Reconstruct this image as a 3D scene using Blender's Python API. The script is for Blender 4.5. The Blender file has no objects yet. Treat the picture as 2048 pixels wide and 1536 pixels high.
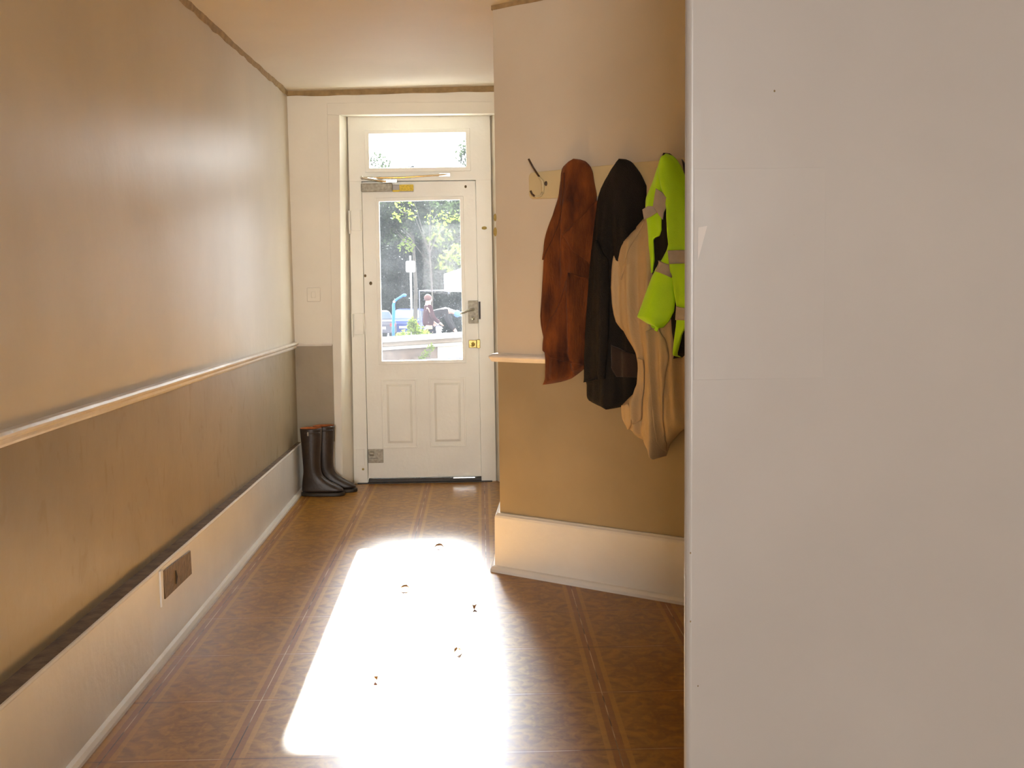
import bpy, bmesh, math, random
from mathutils import Vector, Matrix, noise
random.seed(7)
S = bpy.context.scene
C = S.collection
PI = math.pi

# ---------------------------------------------------------------- camera
FPX, CAMH = 2250.0, 1.38
def _cam_axes(s=.016, vx=960, vy=550):
    d = Vector((vx-1024, -(vy-768), FPX)).normalized()      # world Y seen from the camera (right, up, forward)
    up = Vector((-s, 1, 0)); up -= d*up.dot(d); up.normalize()
    X = up.cross(d)
    if X.x < 0: X = -X
    return X, d, up
AX = _cam_axes()
cam_data = bpy.data.cameras.new('camera'); cam = bpy.data.objects.new('camera', cam_data); C.objects.link(cam)
cam_data.sensor_width = 36; cam_data.lens = FPX/2048*36; cam_data.clip_start = .02; cam_data.clip_end = 600
# columns: camera right, up, backward in world axes
R = Matrix(((AX[0].x, AX[0].y, -AX[0].z), (AX[1].x, AX[1].y, -AX[1].z), (AX[2].x, AX[2].y, -AX[2].z)))
cam.matrix_world = Matrix.Translation((0, 0, CAMH)) @ R.to_4x4()
S.camera = cam
def ray(px, py):
    c = Vector((px-1024, 768-py, FPX)); return Vector([a.dot(c) for a in AX])
def oy(px, py, Y):
    r = ray(px, py); return Vector((0, 0, CAMH)) + r*(Y/r.y)

# ---------------------------------------------------------------- light
EXPO = 1.35
S.view_settings.view_transform = 'Standard'; S.view_settings.look = 'None'
S.view_settings.exposure = EXPO; S.view_settings.gamma = 1; S.view_settings.use_curve_mapping = False
SUND = Vector((.018, -1, -.443)).normalized()
W = bpy.data.worlds.new('sky'); S.world = W; W.use_nodes = True
wt = W.node_tree; bgn = wt.nodes['Background']
def wnode(t, **k):
    x = wt.nodes.new(t)
    for a_, v in k.items(): setattr(x, a_, v)
    return x
w_tc = wnode('ShaderNodeTexCoord')
def w_lobe(power, strength):     # brightening of the hazy sky round the sun
    d = wnode('ShaderNodeVectorMath', operation='DOT_PRODUCT'); wt.links.new(w_tc.outputs['Generated'], d.inputs[0]); d.inputs[1].default_value = -SUND
    m0 = wnode('ShaderNodeMath', operation='MAXIMUM'); wt.links.new(d.outputs['Value'], m0.inputs[0]); m0.inputs[1].default_value = 0
    m1 = wnode('ShaderNodeMath', operation='POWER'); wt.links.new(m0.outputs[0], m1.inputs[0]); m1.inputs[1].default_value = power
    m2 = wnode('ShaderNodeMath', operation='MULTIPLY'); wt.links.new(m1.outputs[0], m2.inputs[0]); m2.inputs[1].default_value = strength
    return m2.outputs[0]
w_a = wnode('ShaderNodeMath', operation='ADD'); w_c = wnode('ShaderNodeMath', operation='ADD'); wt.links.new(w_lobe(90, 5), w_c.inputs[0]); wt.links.new(w_lobe(420, 200), w_c.inputs[1]); wt.links.new(w_c.outputs[0], w_a.inputs[0]); wt.links.new(w_lobe(8, 3.2), w_a.inputs[1])
w_b = wnode('ShaderNodeMath', operation='ADD'); wt.links.new(w_a.outputs[0], w_b.inputs[0]); w_b.inputs[1].default_value = 3.0
wt.links.new(w_b.outputs[0], bgn.inputs['Strength']); bgn.inputs['Color'].default_value = (.93, .96, 1, 1)
sl = bpy.data.lights.new('sun', 'SUN'); sl.energy = 45; sl.angle = math.radians(1.2); sl.color = (.93, .98, 1)
sun = bpy.data.objects.new('sun', sl); C.objects.link(sun)
sun.rotation_euler = SUND.to_track_quat('-Z', 'Y').to_euler(); sun.location = (0, 20, 12)
al = bpy.data.lights.new('rear_fill_light', 'AREA'); al.shape = 'RECTANGLE'; al.size = 1.6; al.size_y = 1.3; al.energy = 145; al.color = (1, .975, .96)  # added fill light behind the camera, set at an unseen window
alo = bpy.data.objects.new('rear_fill_light', al); C.objects.link(alo); alo.location = (-.3, -6.9, 1.7); alo.rotation_euler = (PI/2, 0, 0)

# ---------------------------------------------------------------- materials
def mat(name):
    m = bpy.data.materials.new(name); m.use_nodes = True; return m, m.node_tree, m.node_tree.nodes, m.node_tree.links
def hexc(r, g, b):
    f = lambda c: (c/255/12.92) if c/255 <= .04045 else ((c/255+.055)/1.055)**2.4
    return (f(r), f(g), f(b), 1)
def simple(name, col, rough=.6, var=.06, scale=8, bump=.0, bscale=60, metal=0, spec=.5, dark=None, sheen=0, stretch=(1, 1, 1)):
    m, nt, n, l = mat(name); b = n['Principled BSDF']
    tc = n.new('ShaderNodeTexCoord'); mp = n.new('ShaderNodeMapping'); mp.inputs['Scale'].default_value = stretch
    l.new(tc.outputs['Object'], mp.inputs['Vector'])
    nz = n.new('ShaderNodeTexNoise'); nz.inputs['Scale'].default_value = scale; nz.inputs['Detail'].default_value = 5
    l.new(mp.outputs[0], nz.inputs['Vector'])
    mx = n.new('ShaderNodeMix'); mx.data_type = 'RGBA'
    c1 = tuple(c*(1-var) for c in col[:3]) + (1,) if dark is None else dark
    c2 = tuple(min(1, c*(1+var)) for c in col[:3]) + (1,)
    rr = n.new('ShaderNodeMapRange'); rr.inputs[1].default_value = .3; rr.inputs[2].default_value = .7
    l.new(nz.outputs['Fac'], rr.inputs[0]); l.new(rr.outputs[0], mx.inputs[0])
    mx.inputs[6].default_value = c1; mx.inputs[7].default_value = c2
    l.new(mx.outputs[2], b.inputs['Base Color'])
    b.inputs['Roughness'].default_value = rough; b.inputs['Metallic'].default_value = metal
    b.inputs['Specular IOR Level'].default_value = spec
    if sheen: b.inputs['Sheen Weight'].default_value = sheen
    if bump:
        bn = n.new('ShaderNodeTexNoise'); bn.inputs['Scale'].default_value = bscale; bn.inputs['Detail'].default_value = 4
        l.new(mp.outputs[0], bn.inputs['Vector'])
        bp = n.new('ShaderNodeBump'); bp.inputs['Strength'].default_value = bump; bp.inputs['Distance'].default_value = .01
        l.new(bn.outputs['Fac'], bp.inputs['Height']); l.new(bp.outputs[0], b.inputs['Normal'])
    return m

M = {}
M['wall'] = simple('cream_plaster', (.66, .59, .475, 1), .42, .05, 2.2, .35, 7, spec=.4)
M['wall_cream'] = simple('pale_cream_plaster', (.84, .79, .68, 1), .45, .04, 2.5, .3, 8, spec=.4)
M['trim'] = simple('white_gloss_paint', (.76, .74, .69, 1), .32, .05, 4, .3, 14)
M['rail'] = simple('rail_paint', (.78, .72, .64, 1), .3, .06, 12, .35, 22)
M['ceil'] = simple('ceiling_paint', (.74, .66, .52, 1), .7, .04, 1.5, .3, 6)
M['crack'] = simple('bare_brown_gap', (.36, .25, .12, 1), .9, .2, 25, .5, 60)
M['door'] = simple('door_paint', (.90, .88, .79, 1), .35, .04, 3, .15, 30)
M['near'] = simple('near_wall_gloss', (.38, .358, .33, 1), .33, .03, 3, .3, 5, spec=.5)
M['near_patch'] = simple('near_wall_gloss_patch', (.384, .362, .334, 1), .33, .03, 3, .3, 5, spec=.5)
M['filler'] = simple('pale_filler', (.52, .48, .44, 1), .5, .03, 3, .3, 5)
M['dust'] = simple('dusty_ledge', (.17, .12, .08, 1), .9, .3, 20, .5, 60)
M['steel'] = simple('worn_steel', (.34, .31, .24, 1), .45, .3, 60, .2, 90, metal=.3)
M['chrome'] = simple('polished_steel', (.75, .74, .7, 1), .15, .05, 30, metal=1)
M['brass'] = simple('old_brass', (.5, .38, .12, 1), .35, .25, 90, .2, 60, metal=.7)
M['yellow'] = simple('yellow_sticker', (.75, .55, .03, 1), .5, .25, 120)
M['rubber'] = simple('dark_rubber', (.035, .022, .014, 1), .42, .25, 18, .15, 60)
M['lining'] = simple('rust_lining', (.4, .12, .03, 1), .8, .2, 60)
M['sill'] = simple('dark_draught_strip', (.03, .02, .01, 1), .5, .3, 30)
M['iron'] = simple('dark_hook_iron', (.06, .03, .015, 1), .45, .2, 60)
M['board'] = simple('cream_board', (.62, .52, .30, 1), .5, .05, 8)
M['vent'] = simple('brown_vent_plate', (.15, .09, .035, 1), .5, .3, 40, .5, 60)
M['chipoc'] = simple('ochre_chip', (.45, .34, .1, 1), .8, .2, 60)
M['hole'] = simple('old_screw_hole', (.2, .14, .06, 1), .8, .2, 60)

def dado_mat():
    m = simple('taupe_dado_paint', (.34, .27, .165, 1), .4, .08, 3, .3, 9)
    nt = m.node_tree; n, l = nt.nodes, nt.links; b = n['Principled BSDF']
    # scuffs: thin pale arcs and vertical drips
    tc = n.new('ShaderNodeTexCoord'); mp = n.new('ShaderNodeMapping'); mp.inputs['Scale'].default_value = (1, 3, 1.2)
    l.new(tc.outputs['Object'], mp.inputs['Vector'])
    nz = n.new('ShaderNodeTexNoise'); nz.inputs['Scale'].default_value = 5; nz.inputs['Detail'].default_value = 8; nz.inputs['Distortion'].default_value = 1.2
    l.new(mp.outputs[0], nz.inputs['Vector'])
    r = n.new('ShaderNodeMapRange'); r.inputs[1].default_value = .6; r.inputs[2].default_value = .7; r.inputs[3].default_value = .4; r.inputs[4].default_value = .55
    l.new(nz.outputs['Fac'], r.inputs[0]); l.new(r.outputs[0], b.inputs['Roughness'])
    return m
M['dado'] = dado_mat()

def floor_mat():
    m, nt, n, l = mat('patterned_vinyl'); b = n['Principled BSDF']
    def math_(op, a, c=None, clamp=False):
        k = n.new('ShaderNodeMath'); k.operation = op; k.use_clamp = clamp
        for i, v in enumerate((a, c)):
            if v is None: continue
            if isinstance(v, (int, float)): k.inputs[i].default_value = v
            else: l.new(v, k.inputs[i])
        return k.outputs[0]
    tc = n.new('ShaderNodeTexCoord'); sp = n.new('ShaderNodeSeparateXYZ'); l.new(tc.outputs['Object'], sp.inputs[0])
    gx = math_('DIVIDE', math_('SUBTRACT', sp.outputs[0], .007), .3735)
    gy = math_('DIVIDE', math_('SUBTRACT', sp.outputs[1], 3.147), .452)
    fx = math_('FRACT', gx); fy = math_('FRACT', gy)
    ax = math_('ABSOLUTE', math_('SUBTRACT', fx, .5)); ay = math_('ABSOLUTE', math_('SUBTRACT', fy, .5))   # 0 centre .5 edge
    ex = math_('SUBTRACT', .5, ax); ey = math_('SUBTRACT', .5, ay)                                        # distance to seams
    # mirrored coordinates give each tile a symmetric leaf ornament
    mxv = math_('MAXIMUM', ax, ay); mnv = math_('MINIMUM', ax, ay)
    cb = n.new('ShaderNodeCombineXYZ'); l.new(mxv, cb.inputs[0]); l.new(mnv, cb.inputs[1])
    nz = n.new('ShaderNodeTexNoise'); nz.inputs['Scale'].default_value = 9; nz.inputs['Detail'].default_value = 3; nz.inputs['Distortion'].default_value = 1.1
    l.new(cb.outputs[0], nz.inputs['Vector'])
    orn = n.new('ShaderNodeMapRange'); orn.inputs[1].default_value = .40; orn.inputs[2].default_value = .60; l.new(nz.outputs['Fac'], orn.inputs[0])
    # worn blotches over the ornament
    nb = n.new('ShaderNodeTexNoise'); nb.inputs['Scale'].default_value = 14; nb.inputs['Detail'].default_value = 6
    mp = n.new('ShaderNodeMapping'); mp.inputs['Scale'].default_value = (1, 2.2, 1); l.new(tc.outputs['Object'], mp.inputs['Vector']); l.new(mp.outputs[0], nb.inputs['Vector'])
    blot = n.new('ShaderNodeMapRange'); blot.inputs[1].default_value = .35; blot.inputs[2].default_value = .68; l.new(nb.outputs['Fac'], blot.inputs[0])
    fac = math_('ADD', math_('MULTIPLY', orn.outputs[0], .5), math_('MULTIPLY', blot.outputs[0], .5))
    mix = n.new('ShaderNodeMix'); mix.data_type = 'RGBA'; l.new(fac, mix.inputs[0])
    mix.inputs[6].default_value = (.20, .080, .013, 1); mix.inputs[7].default_value = (.42, .205, .030, 1)
    # border bands: light outer strip, reddish inner strip
    def band(e, a, c): return math_('MULTIPLY', math_('GREATER_THAN', e, a), math_('LESS_THAN', e, c))
    bl = math_('MAXIMUM', band(ex, .055, .1), math_('MULTIPLY', band(ey, .03, .07), .45))
    br = math_('MAXIMUM', band(ex, .0, .05), math_('MULTIPLY', band(ey, .0, .028), .5))
    m2 = n.new('ShaderNodeMix'); m2.data_type = 'RGBA'; l.new(math_('MULTIPLY', bl, .6), m2.inputs[0]); l.new(mix.outputs[2], m2.inputs[6]); m2.inputs[7].default_value = (.46, .23, .036, 1)
    m3 = n.new('ShaderNodeMix'); m3.data_type = 'RGBA'; l.new(math_('MULTIPLY', br, .65), m3.inputs[0]); l.new(m2.outputs[2], m3.inputs[6]); m3.inputs[7].default_value = (.26, .092, .02, 1)
    # seams: thin, broken, part pale and part dark
    ns = n.new('ShaderNodeTexNoise'); ns.inputs['Scale'].default_value = 5; ns.inputs['Detail'].default_value = 3; l.new(tc.outputs['Object'], ns.inputs['Vector'])
    wob = math_('MULTIPLY', math_('SUBTRACT', ns.outputs['Fac'], .5), .004)
    seam = math_('MAXIMUM', math_('LESS_THAN', math_('ADD', ex, wob), .0042), math_('LESS_THAN', math_('ADD', ey, wob), .0042))
    gate = n.new('ShaderNodeMapRange'); gate.inputs[1].default_value = .42; gate.inputs[2].default_value = .55; l.new(ns.outputs['Fac'], gate.inputs[0])
    sc = n.new('ShaderNodeMix'); sc.data_type = 'RGBA'; l.new(gate.outputs[0], sc.inputs[0]); sc.inputs[6].default_value = (.05, .025, .012, 1); sc.inputs[7].default_value = (.6, .42, .22, 1)
    m4 = n.new('ShaderNodeMix'); m4.data_type = 'RGBA'; l.new(math_('MULTIPLY', seam, .9), m4.inputs[0]); l.new(m3.outputs[2], m4.inputs[6]); l.new(sc.outputs[2], m4.inputs[7])
    l.new(m4.outputs[2], b.inputs['Base Color'])
    rg = n.new('ShaderNodeMapRange'); rg.inputs[3].default_value = .30; rg.inputs[4].default_value = .41; l.new(nb.outputs['Fac'], rg.inputs[0]); l.new(rg.outputs[0], b.inputs['Roughness'])
    b.inputs['Specular IOR Level'].default_value = .42
    hgt = math_('SUBTRACT', math_('MULTIPLY', nb.outputs['Fac'], .25), seam)
    bp = n.new('ShaderNodeBump'); bp.inputs['Strength'].default_value = .35; bp.inputs['Distance'].default_value = .003; l.new(hgt, bp.inputs['Height']); l.new(bp.outputs[0], b.inputs['Normal'])
    return m
M['floor'] = floor_mat()

def glass_mat():
    m, nt, n, l = mat('dusty_glass'); n.remove(n['Principled BSDF']); out = n['Material Output']
    tr = n.new('ShaderNodeBsdfTransparent'); tl = n.new('ShaderNodeBsdfTranslucent'); gl = n.new('ShaderNodeBsdfGlossy'); gl.inputs['Roughness'].default_value = .03
    tl.inputs['Color'].default_value = (.9, .92, .95, 1); tr.inputs['Color'].default_value = (.97, .985, .98, 1)
    tc = n.new('ShaderNodeTexCoord'); nz = n.new('ShaderNodeTexNoise'); nz.inputs['Scale'].default_value = 5; nz.inputs['Detail'].default_value = 6; l.new(tc.outputs['Object'], nz.inputs['Vector'])
    vr = n.new('ShaderNodeTexVoronoi'); vr.inputs['Scale'].default_value = 26; l.new(tc.outputs['Object'], vr.inputs['Vector'])
    sp = n.new('ShaderNodeMapRange'); sp.inputs[1].default_value = .05; sp.inputs[2].default_value = .1; sp.inputs[3].default_value = .015; sp.inputs[4].default_value = 0; l.new(vr.outputs['Distance'], sp.inputs[0])
    r = n.new('ShaderNodeMapRange'); r.inputs[1].default_value = .3; r.inputs[2].default_value = .75; r.inputs[3].default_value = GL0; r.inputs[4].default_value = GL1; l.new(nz.outputs['Fac'], r.inputs[0])
    ad = n.new('ShaderNodeMath'); ad.operation = 'ADD'; l.new(r.outputs[0], ad.inputs[0]); l.new(sp.outputs[0], ad.inputs[1])
    m1 = n.new('ShaderNodeMixShader'); l.new(ad.outputs[0], m1.inputs[0]); l.new(tr.outputs[0], m1.inputs[1]); l.new(tl.outputs[0], m1.inputs[2])
    m2 = n.new('ShaderNodeMixShader'); m2.inputs[0].default_value = .003; l.new(m1.outputs[0], m2.inputs[1]); l.new(gl.outputs[0], m2.inputs[2])
    l.new(m2.outputs[0], out.inputs['Surface'])
    return m
GL0, GL1 = .0022, .0055
M['glass'] = glass_mat()

def leaf_mat(name, col, col2, tcol):
    m, nt, n, l = mat(name); b = n['Principled BSDF']; out = n['Material Output']
    tc = n.new('ShaderNodeTexCoord'); nz = n.new('ShaderNodeTexNoise'); nz.inputs['Scale'].default_value = 1.1; nz.inputs['Detail'].default_value = 6; l.new(tc.outputs['Object'], nz.inputs['Vector'])
    mx = n.new('ShaderNodeMix'); mx.data_type = 'RGBA'; r = n.new('ShaderNodeMapRange'); r.inputs[1].default_value = .4; r.inputs[2].default_value = .62
    l.new(nz.outputs['Fac'], r.inputs[0]); l.new(r.outputs[0], mx.inputs[0]); mx.inputs[6].default_value = col; mx.inputs[7].default_value = col2
    l.new(mx.outputs[2], b.inputs['Base Color']); b.inputs['Roughness'].default_value = .8; b.inputs['Specular IOR Level'].default_value = .05
    tl = n.new('ShaderNodeBsdfTranslucent'); tl.inputs['Color'].default_value = tcol
    ms = n.new('ShaderNodeMixShader'); ms.inputs[0].default_value = .35; l.new(b.outputs[0], ms.inputs[1]); l.new(tl.outputs[0], ms.inputs[2]); l.new(ms.outputs[0], out.inputs['Surface'])
    return m
M['leaf_dark'] = leaf_mat('dark_conifer_leaf', (.006, .007, .008, 1), (.014, .017, .013, 1), (.006, .008, .004, 1))
M['leaf_mid'] = leaf_mat('grey_green_leaf', (.012, .015, .012, 1), (.03, .036, .024, 1), (.02, .03, .01, 1))
M['leaf_lime'] = leaf_mat('lime_leaf', (.06, .09, .015, 1), (.12, .15, .03, 1), (.1, .14, .02, 1))
M['bark'] = simple('bark', (.06, .05, .04, 1), .9, .3, 6)

# ---------------------------------------------------------------- mesh helpers
def mesh_obj(name, bm, m, parent=None, smooth=False, bevel=0, seg=2, autos=None):
    bmesh.ops.recalc_face_normals(bm, faces=bm.faces)
    me = bpy.data.meshes.new(name); bm.to_mesh(me); bm.free()
    o = bpy.data.objects.new(name, me); C.objects.link(o)
    for mm in (m if isinstance(m, (list, tuple)) else [m]): me.materials.append(mm)
    if smooth:
        for p in me.polygons: p.use_smooth = True
    if bevel:
        b = o.modifiers.new('bevel', 'BEVEL'); b.width = bevel; b.segments = seg; b.limit_method = 'ANGLE'
    if parent: o.parent = parent
    return o
def box(bm, x0, x1, y0, y1, z0, z1, mi=0):
    vs = [bm.verts.new(p) for p in ((x0,y0,z0),(x1,y0,z0),(x1,y1,z0),(x0,y1,z0),(x0,y0,z1),(x1,y0,z1),(x1,y1,z1),(x0,y1,z1))]
    for f in ((0,3,2,1),(4,5,6,7),(0,1,5,4),(1,2,6,5),(2,3,7,6),(3,0,4,7)):
        bm.faces.new([vs[i] for i in f]).material_index = mi
    return vs
def prism(bm, poly, z0, z1, mi=0, mi_side=None):
    """poly: list of (x, y); z0/z1 number or per-vertex function"""
    f0 = z0 if callable(z0) else (lambda i: z0); f1 = z1 if callable(z1) else (lambda i: z1)
    a = [bm.verts.new((p[0], p[1], f0(i))) for i, p in enumerate(poly)]
    b = [bm.verts.new((p[0], p[1], f1(i))) for i, p in enumerate(poly)]
    bm.faces.new(a[::-1]).material_index = mi; bm.faces.new(b).material_index = mi
    n = len(poly)
    for i in range(n):
        bm.faces.new((a[i], a[(i+1) % n], b[(i+1) % n], b[i])).material_index = mi if mi_side is None else mi_side
def sweep(bm, path, prof, frame=None, cap=True, mi=0):
    """path: list of points, prof: list of (a, b) offsets along side and up vectors. frame(i)->(side, up)"""
    rings = []
    for i, p in enumerate(path):
        sd, up = frame(i)
        rings.append([bm.verts.new(Vector(p) + sd*a + up*b) for a, b in prof])
    n = len(prof)
    for i in range(len(rings)-1):
        for j in range(n):
            bm.faces.new((rings[i][j], rings[i][(j+1) % n], rings[i+1][(j+1) % n], rings[i+1][j])).material_index = mi
    if cap: bm.faces.new(rings[0][::-1]).material_index = mi; bm.faces.new(rings[-1]).material_index = mi
def tube(bm, pts, r, n=8, cap=True, mi=0):
    pts = [Vector(p) for p in pts]; rings = []
    rr = r if isinstance(r, (list, tuple)) else [r]*len(pts)
    prev = None
    for i, p in enumerate(pts):
        t = (pts[min(i+1, len(pts)-1)] - pts[max(i-1, 0)]).normalized()
        if prev is None:
            a = Vector((0, 0, 1)) if abs(t.z) < .9 else Vector((1, 0, 0)); u = t.cross(a).normalized()
        else: u = (prev - t*prev.dot(t)).normalized()
        prev = u; v = t.cross(u)
        rings.append([bm.verts.new(p + (u*math.cos(k*2*PI/n) + v*math.sin(k*2*PI/n))*rr[i]) for k in range(n)])
    for i in range(len(rings)-1):
        for j in range(n):
            bm.faces.new((rings[i][j], rings[i][(j+1) % n], rings[i+1][(j+1) % n], rings[i+1][j])).material_index = mi
    if cap: bm.faces.new(rings[0][::-1]).material_index = mi; bm.faces.new(rings[-1]).material_index = mi
def ball(bm, c, r, sx=1, sy=1, sz=1, sub=2, mi=0):
    res = bmesh.ops.create_icosphere(bm, subdivisions=sub, radius=r)
    bmesh.ops.scale(bm, vec=(sx, sy, sz), verts=res['verts']); bmesh.ops.translate(bm, vec=c, verts=res['verts'])
    for v in res['verts']:
        for f in v.link_faces: f.material_index = mi
def thing(name, label, cat, loc=(0, 0, 0), rz=0, group=None):
    o = bpy.data.objects.new(name, None); C.objects.link(o); o.location = loc; o.rotation_euler = (0, 0, rz); o.empty_display_size = .1
    tag(o, label, cat, group); return o
def tag(o, label, cat, group=None, kind=None):
    o['label'] = label; o['category'] = cat
    if group: o['group'] = group
    if kind: o['kind'] = kind
    return o
def struct(o, label=None):
    o['kind'] = 'structure'
    if label: o['label'] = label
    return o
nb = bmesh.new

# ---------------------------------------------------------------- room constants
YF = 7.32                        # inner face of the street wall
YD = 7.46                        # inner face of the door
def wxl(y): return -1.207 - .0078*(YF - y)      # left wall face
def zceil(x): return 2.556 + .017*(x + 1.2)
DA = Vector((.008, 5.161)); DT = Vector((.801, -.599)).normalized(); DN = Vector((.599, .801)).normalized()   # oblique wall: skirting foot, along, into the wall
WOFF = .047
def dw(s, z, w=0):               # s along the oblique wall, w metres out of its face into the room
    p = DA + DT*s + DN*(WOFF - w); return Vector((p.x, p.y, z))
def on_wall(px, py, w=0):        # where the sight line meets the plane w in front of the oblique wall -> (s, z)
    r = ray(px, py); o = DA + DN*(WOFF - w); k = o.dot(DN)/Vector((r.x, r.y)).dot(DN)
    P = Vector((0, 0, CAMH)) + r*k; return (Vector((P.x, P.y)) - DA).dot(DT), P.z

# ---------------------------------------------------------------- floor, ceiling
bm = nb()
prism(bm, [(-1.6, -7.3), (3.3, -7.3), (3.3, 7.54), (-1.6, 7.54)], -.12, 0)
struct(mesh_obj('floor', bm, M['floor']))
bm = nb()
vs = []
prism(bm, [(-1.6, -7.3), (3.3, -7.3), (3.3, 7.7), (-1.6, 7.7)], lambda i: zceil((-1.6, 3.3, 3.3, -1.6)[i]), 2.85)
struct(mesh_obj('ceiling', bm, M['ceil']))

# ---------------------------------------------------------------- left wall (paint changes at the rail)
def grid_wall(bm, pts_fn, ys, zs, mi_fn):
    vv = [[bm.verts.new(pts_fn(y, z)) for z in zs] for y in ys]
    for i in range(len(ys)-1):
        for j in range(len(zs)-1):
            bm.faces.new((vv[i][j], vv[i+1][j], vv[i+1][j+1], vv[i][j+1])).material_index = mi_fn(j)
    return vv
bm = nb()
z_d = lambda y: .944 + (7.32-y)*.0075
ys = [-7.1 + i*(14.7/49) for i in range(50)]
def lw(y, z):
    zz = {0: -.1, 1: z_d(y) - .0, 2: 1.5, 3: 2.1, 4: 2.7}[z]
    return (wxl(y) + .004*noise.noise(Vector((y*1.3, zz*1.7, 0))), y, zz)
vv = grid_wall(bm, lw, ys, [0, 1, 2, 3, 4], lambda j: 1 if j == 0 else 0)
back = [[bm.verts.new((-1.55, y, z)) for z in (-.1, 2.7)] for y in (ys[0], ys[-1])]
bm.faces.new((back[0][0], back[1][0], back[1][1], back[0][1]))
bm.faces.new([back[0][0], back[0][1]] + [v for v in vv[0][::-1]])
bm.faces.new([back[1][1], back[1][0]] + [v for v in vv[-1]])
bm.faces.new([back[0][1], back[1][1]] + [vv[i][-1] for i in range(len(ys)-1, -1, -1)])
bm.faces.new([back[1][0], back[0][0]] + [vv[i][0] for i in range(len(ys))])
struct(mesh_obj('wall_left', bm, [M['wall'], M['dado']]))
# skirting board with a dusty top ledge
XS = -1.178
def zsk(y): return .312 + (7.2-y)*.0095
bm = nb()
rings = []
for i in range(60):
    y = -7 + i*(14.3/59); z = zsk(y) + .0015*noise.noise(Vector((y*5, 3, 1))); w = wxl(y) - .02; q = .002*noise.noise(Vector((y*3, 0, 0)))
    rings.append([bm.verts.new(p) for p in ((XS+.022, y, 0), (XS+.022, y, .012), (XS+.014, y, .024), (XS+.001+q, y, .028), (XS+q, y, z-.012), (XS+.004+q, y, z-.006), (XS+.001+q, y, z), (XS-.004+q, y, z+.001), (w, y, z+.001), (w, y, 0))])
for i in range(59):
    for j in range(10):
        f = bm.faces.new((rings[i][j], rings[i][(j+1) % 10], rings[i+1][(j+1) % 10], rings[i+1][j])); f.material_index = 1 if j == 7 else 0
bm.faces.new(rings[0][::-1]); bm.faces.new(rings[-1])
struct(mesh_obj('baseboard_left', bm, [M['trim'], M['dust']]))
# rails and the brown gap along the ceiling
def rail(name, p0, p1, n, prof, m, side, wob=.0015, steps=60):
    bm = nb(); p0, p1 = Vector(p0), Vector(p1); path = [p0.lerp(p1, i/steps) for i in range(steps+1)]
    up = Vector((0, 0, 1)); rg = []
    for i, p in enumerate(path):
        k = wob*noise.noise(p*6)
        rg.append([bm.verts.new(p + side*(a + (k if a > 0 else 0)) + up*(b + wob*noise.noise(p*9 + Vector((0, 0, b*90))))) for a, b in prof])
    nn = len(prof)
    for i in range(steps):
        for j in range(nn): bm.faces.new((rg[i][j], rg[i][(j+1) % nn], rg[i+1][(j+1) % nn], rg[i+1][j]))
    bm.faces.new(rg[0][::-1]); bm.faces.new(rg[-1])
    return struct(mesh_obj(name, bm, m, smooth=False, bevel=.001))
RP = [(-.01, -.022), (.008, -.022), (.012, -.014), (.012, -.004), (.024, .004), (.026, .012), (.02, .02), (.006, .022), (-.01, .022)]
rail('trim_1', (wxl(-3), -3, z_d(-3)), (wxl(YF), YF, z_d(YF)), 1, RP, M['rail'], Vector((1, 0, 0)))
rail('trim_2', (wxl(-3), -3, zceil(-1.22)-.004), (wxl(YF), YF, zceil(-1.22)-.004), 1, [(-.01, -.024), (.005, -.024), (.012, .006), (-.01, .006)], M['crack'], Vector((1, 0, 0)), .010, 220)

# ---------------------------------------------------------------- street wall with the splayed opening
xa, xb = -.96, .165              # edges of the raised band round the opening
XL0, XL1 = -.926, -.876          # opening edge at floor / head
XR0, XR1 = .150, .140
FL0, FL1 = -.853, -.831          # frame edge at floor / head
FR0, FR1 = .075, .070
ZH = 2.405; ZFH = 2.415
bm = nb()
def quad(a, b, c, d, mi=0):
    f = bm.faces.new([bm.verts.new(p) for p in (a, b, c, d)]); f.material_index = mi
ZT = 2.75; XLW, XRW = -1.5, 3.3
zd = .944
quad((XLW, YF, -.1), (xa, YF, -.1), (xa, YF, zd), (XLW, YF, zd), 1)
quad((XLW, YF, zd), (xa, YF, zd), (xa, YF, ZT), (XLW, YF, ZT), 0)
quad((xa, YF, -.1), (XL0, YF, -.1), (XL1, YF, ZH), (xa, YF, ZH), 0)
quad((xa, YF, ZH), (xb, YF, ZH), (xb, YF, ZT), (xa, YF, ZT), 0)
quad((XR0, YF, -.1), (XRW, YF, -.1), (XRW, YF, ZH), (XR1, YF, ZH), 0)
quad((xb, YF, ZH), (XRW, YF, ZH), (XRW, YF, ZT), (xb, YF, ZT), 0)
YB = 7.50
quad((XL0, YF, -.1), (FL0-.01, YB, -.1), (FL1-.01, YB, ZFH), (XL1, YF, ZH), 0)
quad((FR0+.01, YB, -.1), (XR0, YF, -.1), (XR1, YF, ZH), (FR1+.01, YB, ZFH), 0)
quad((XL1, YF, ZH), (FL1-.01, YB, ZFH), (FR1+.01, YB, ZFH), (XR1, YF, ZH), 0)
# outer leaf of the wall
for x0, x1, z0, z1 in ((XLW-.2, -.79, -1, 3.0), (.0, XRW+.2, -1, 3.0), (-.79, .0, 2.36, 3.0)):
    box(bm, x0, x1, YB, 7.62, z0, z1, 0)
struct(mesh_obj('wall_back', bm, [M['wall_cream'], M['dado']], bevel=0))
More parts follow.
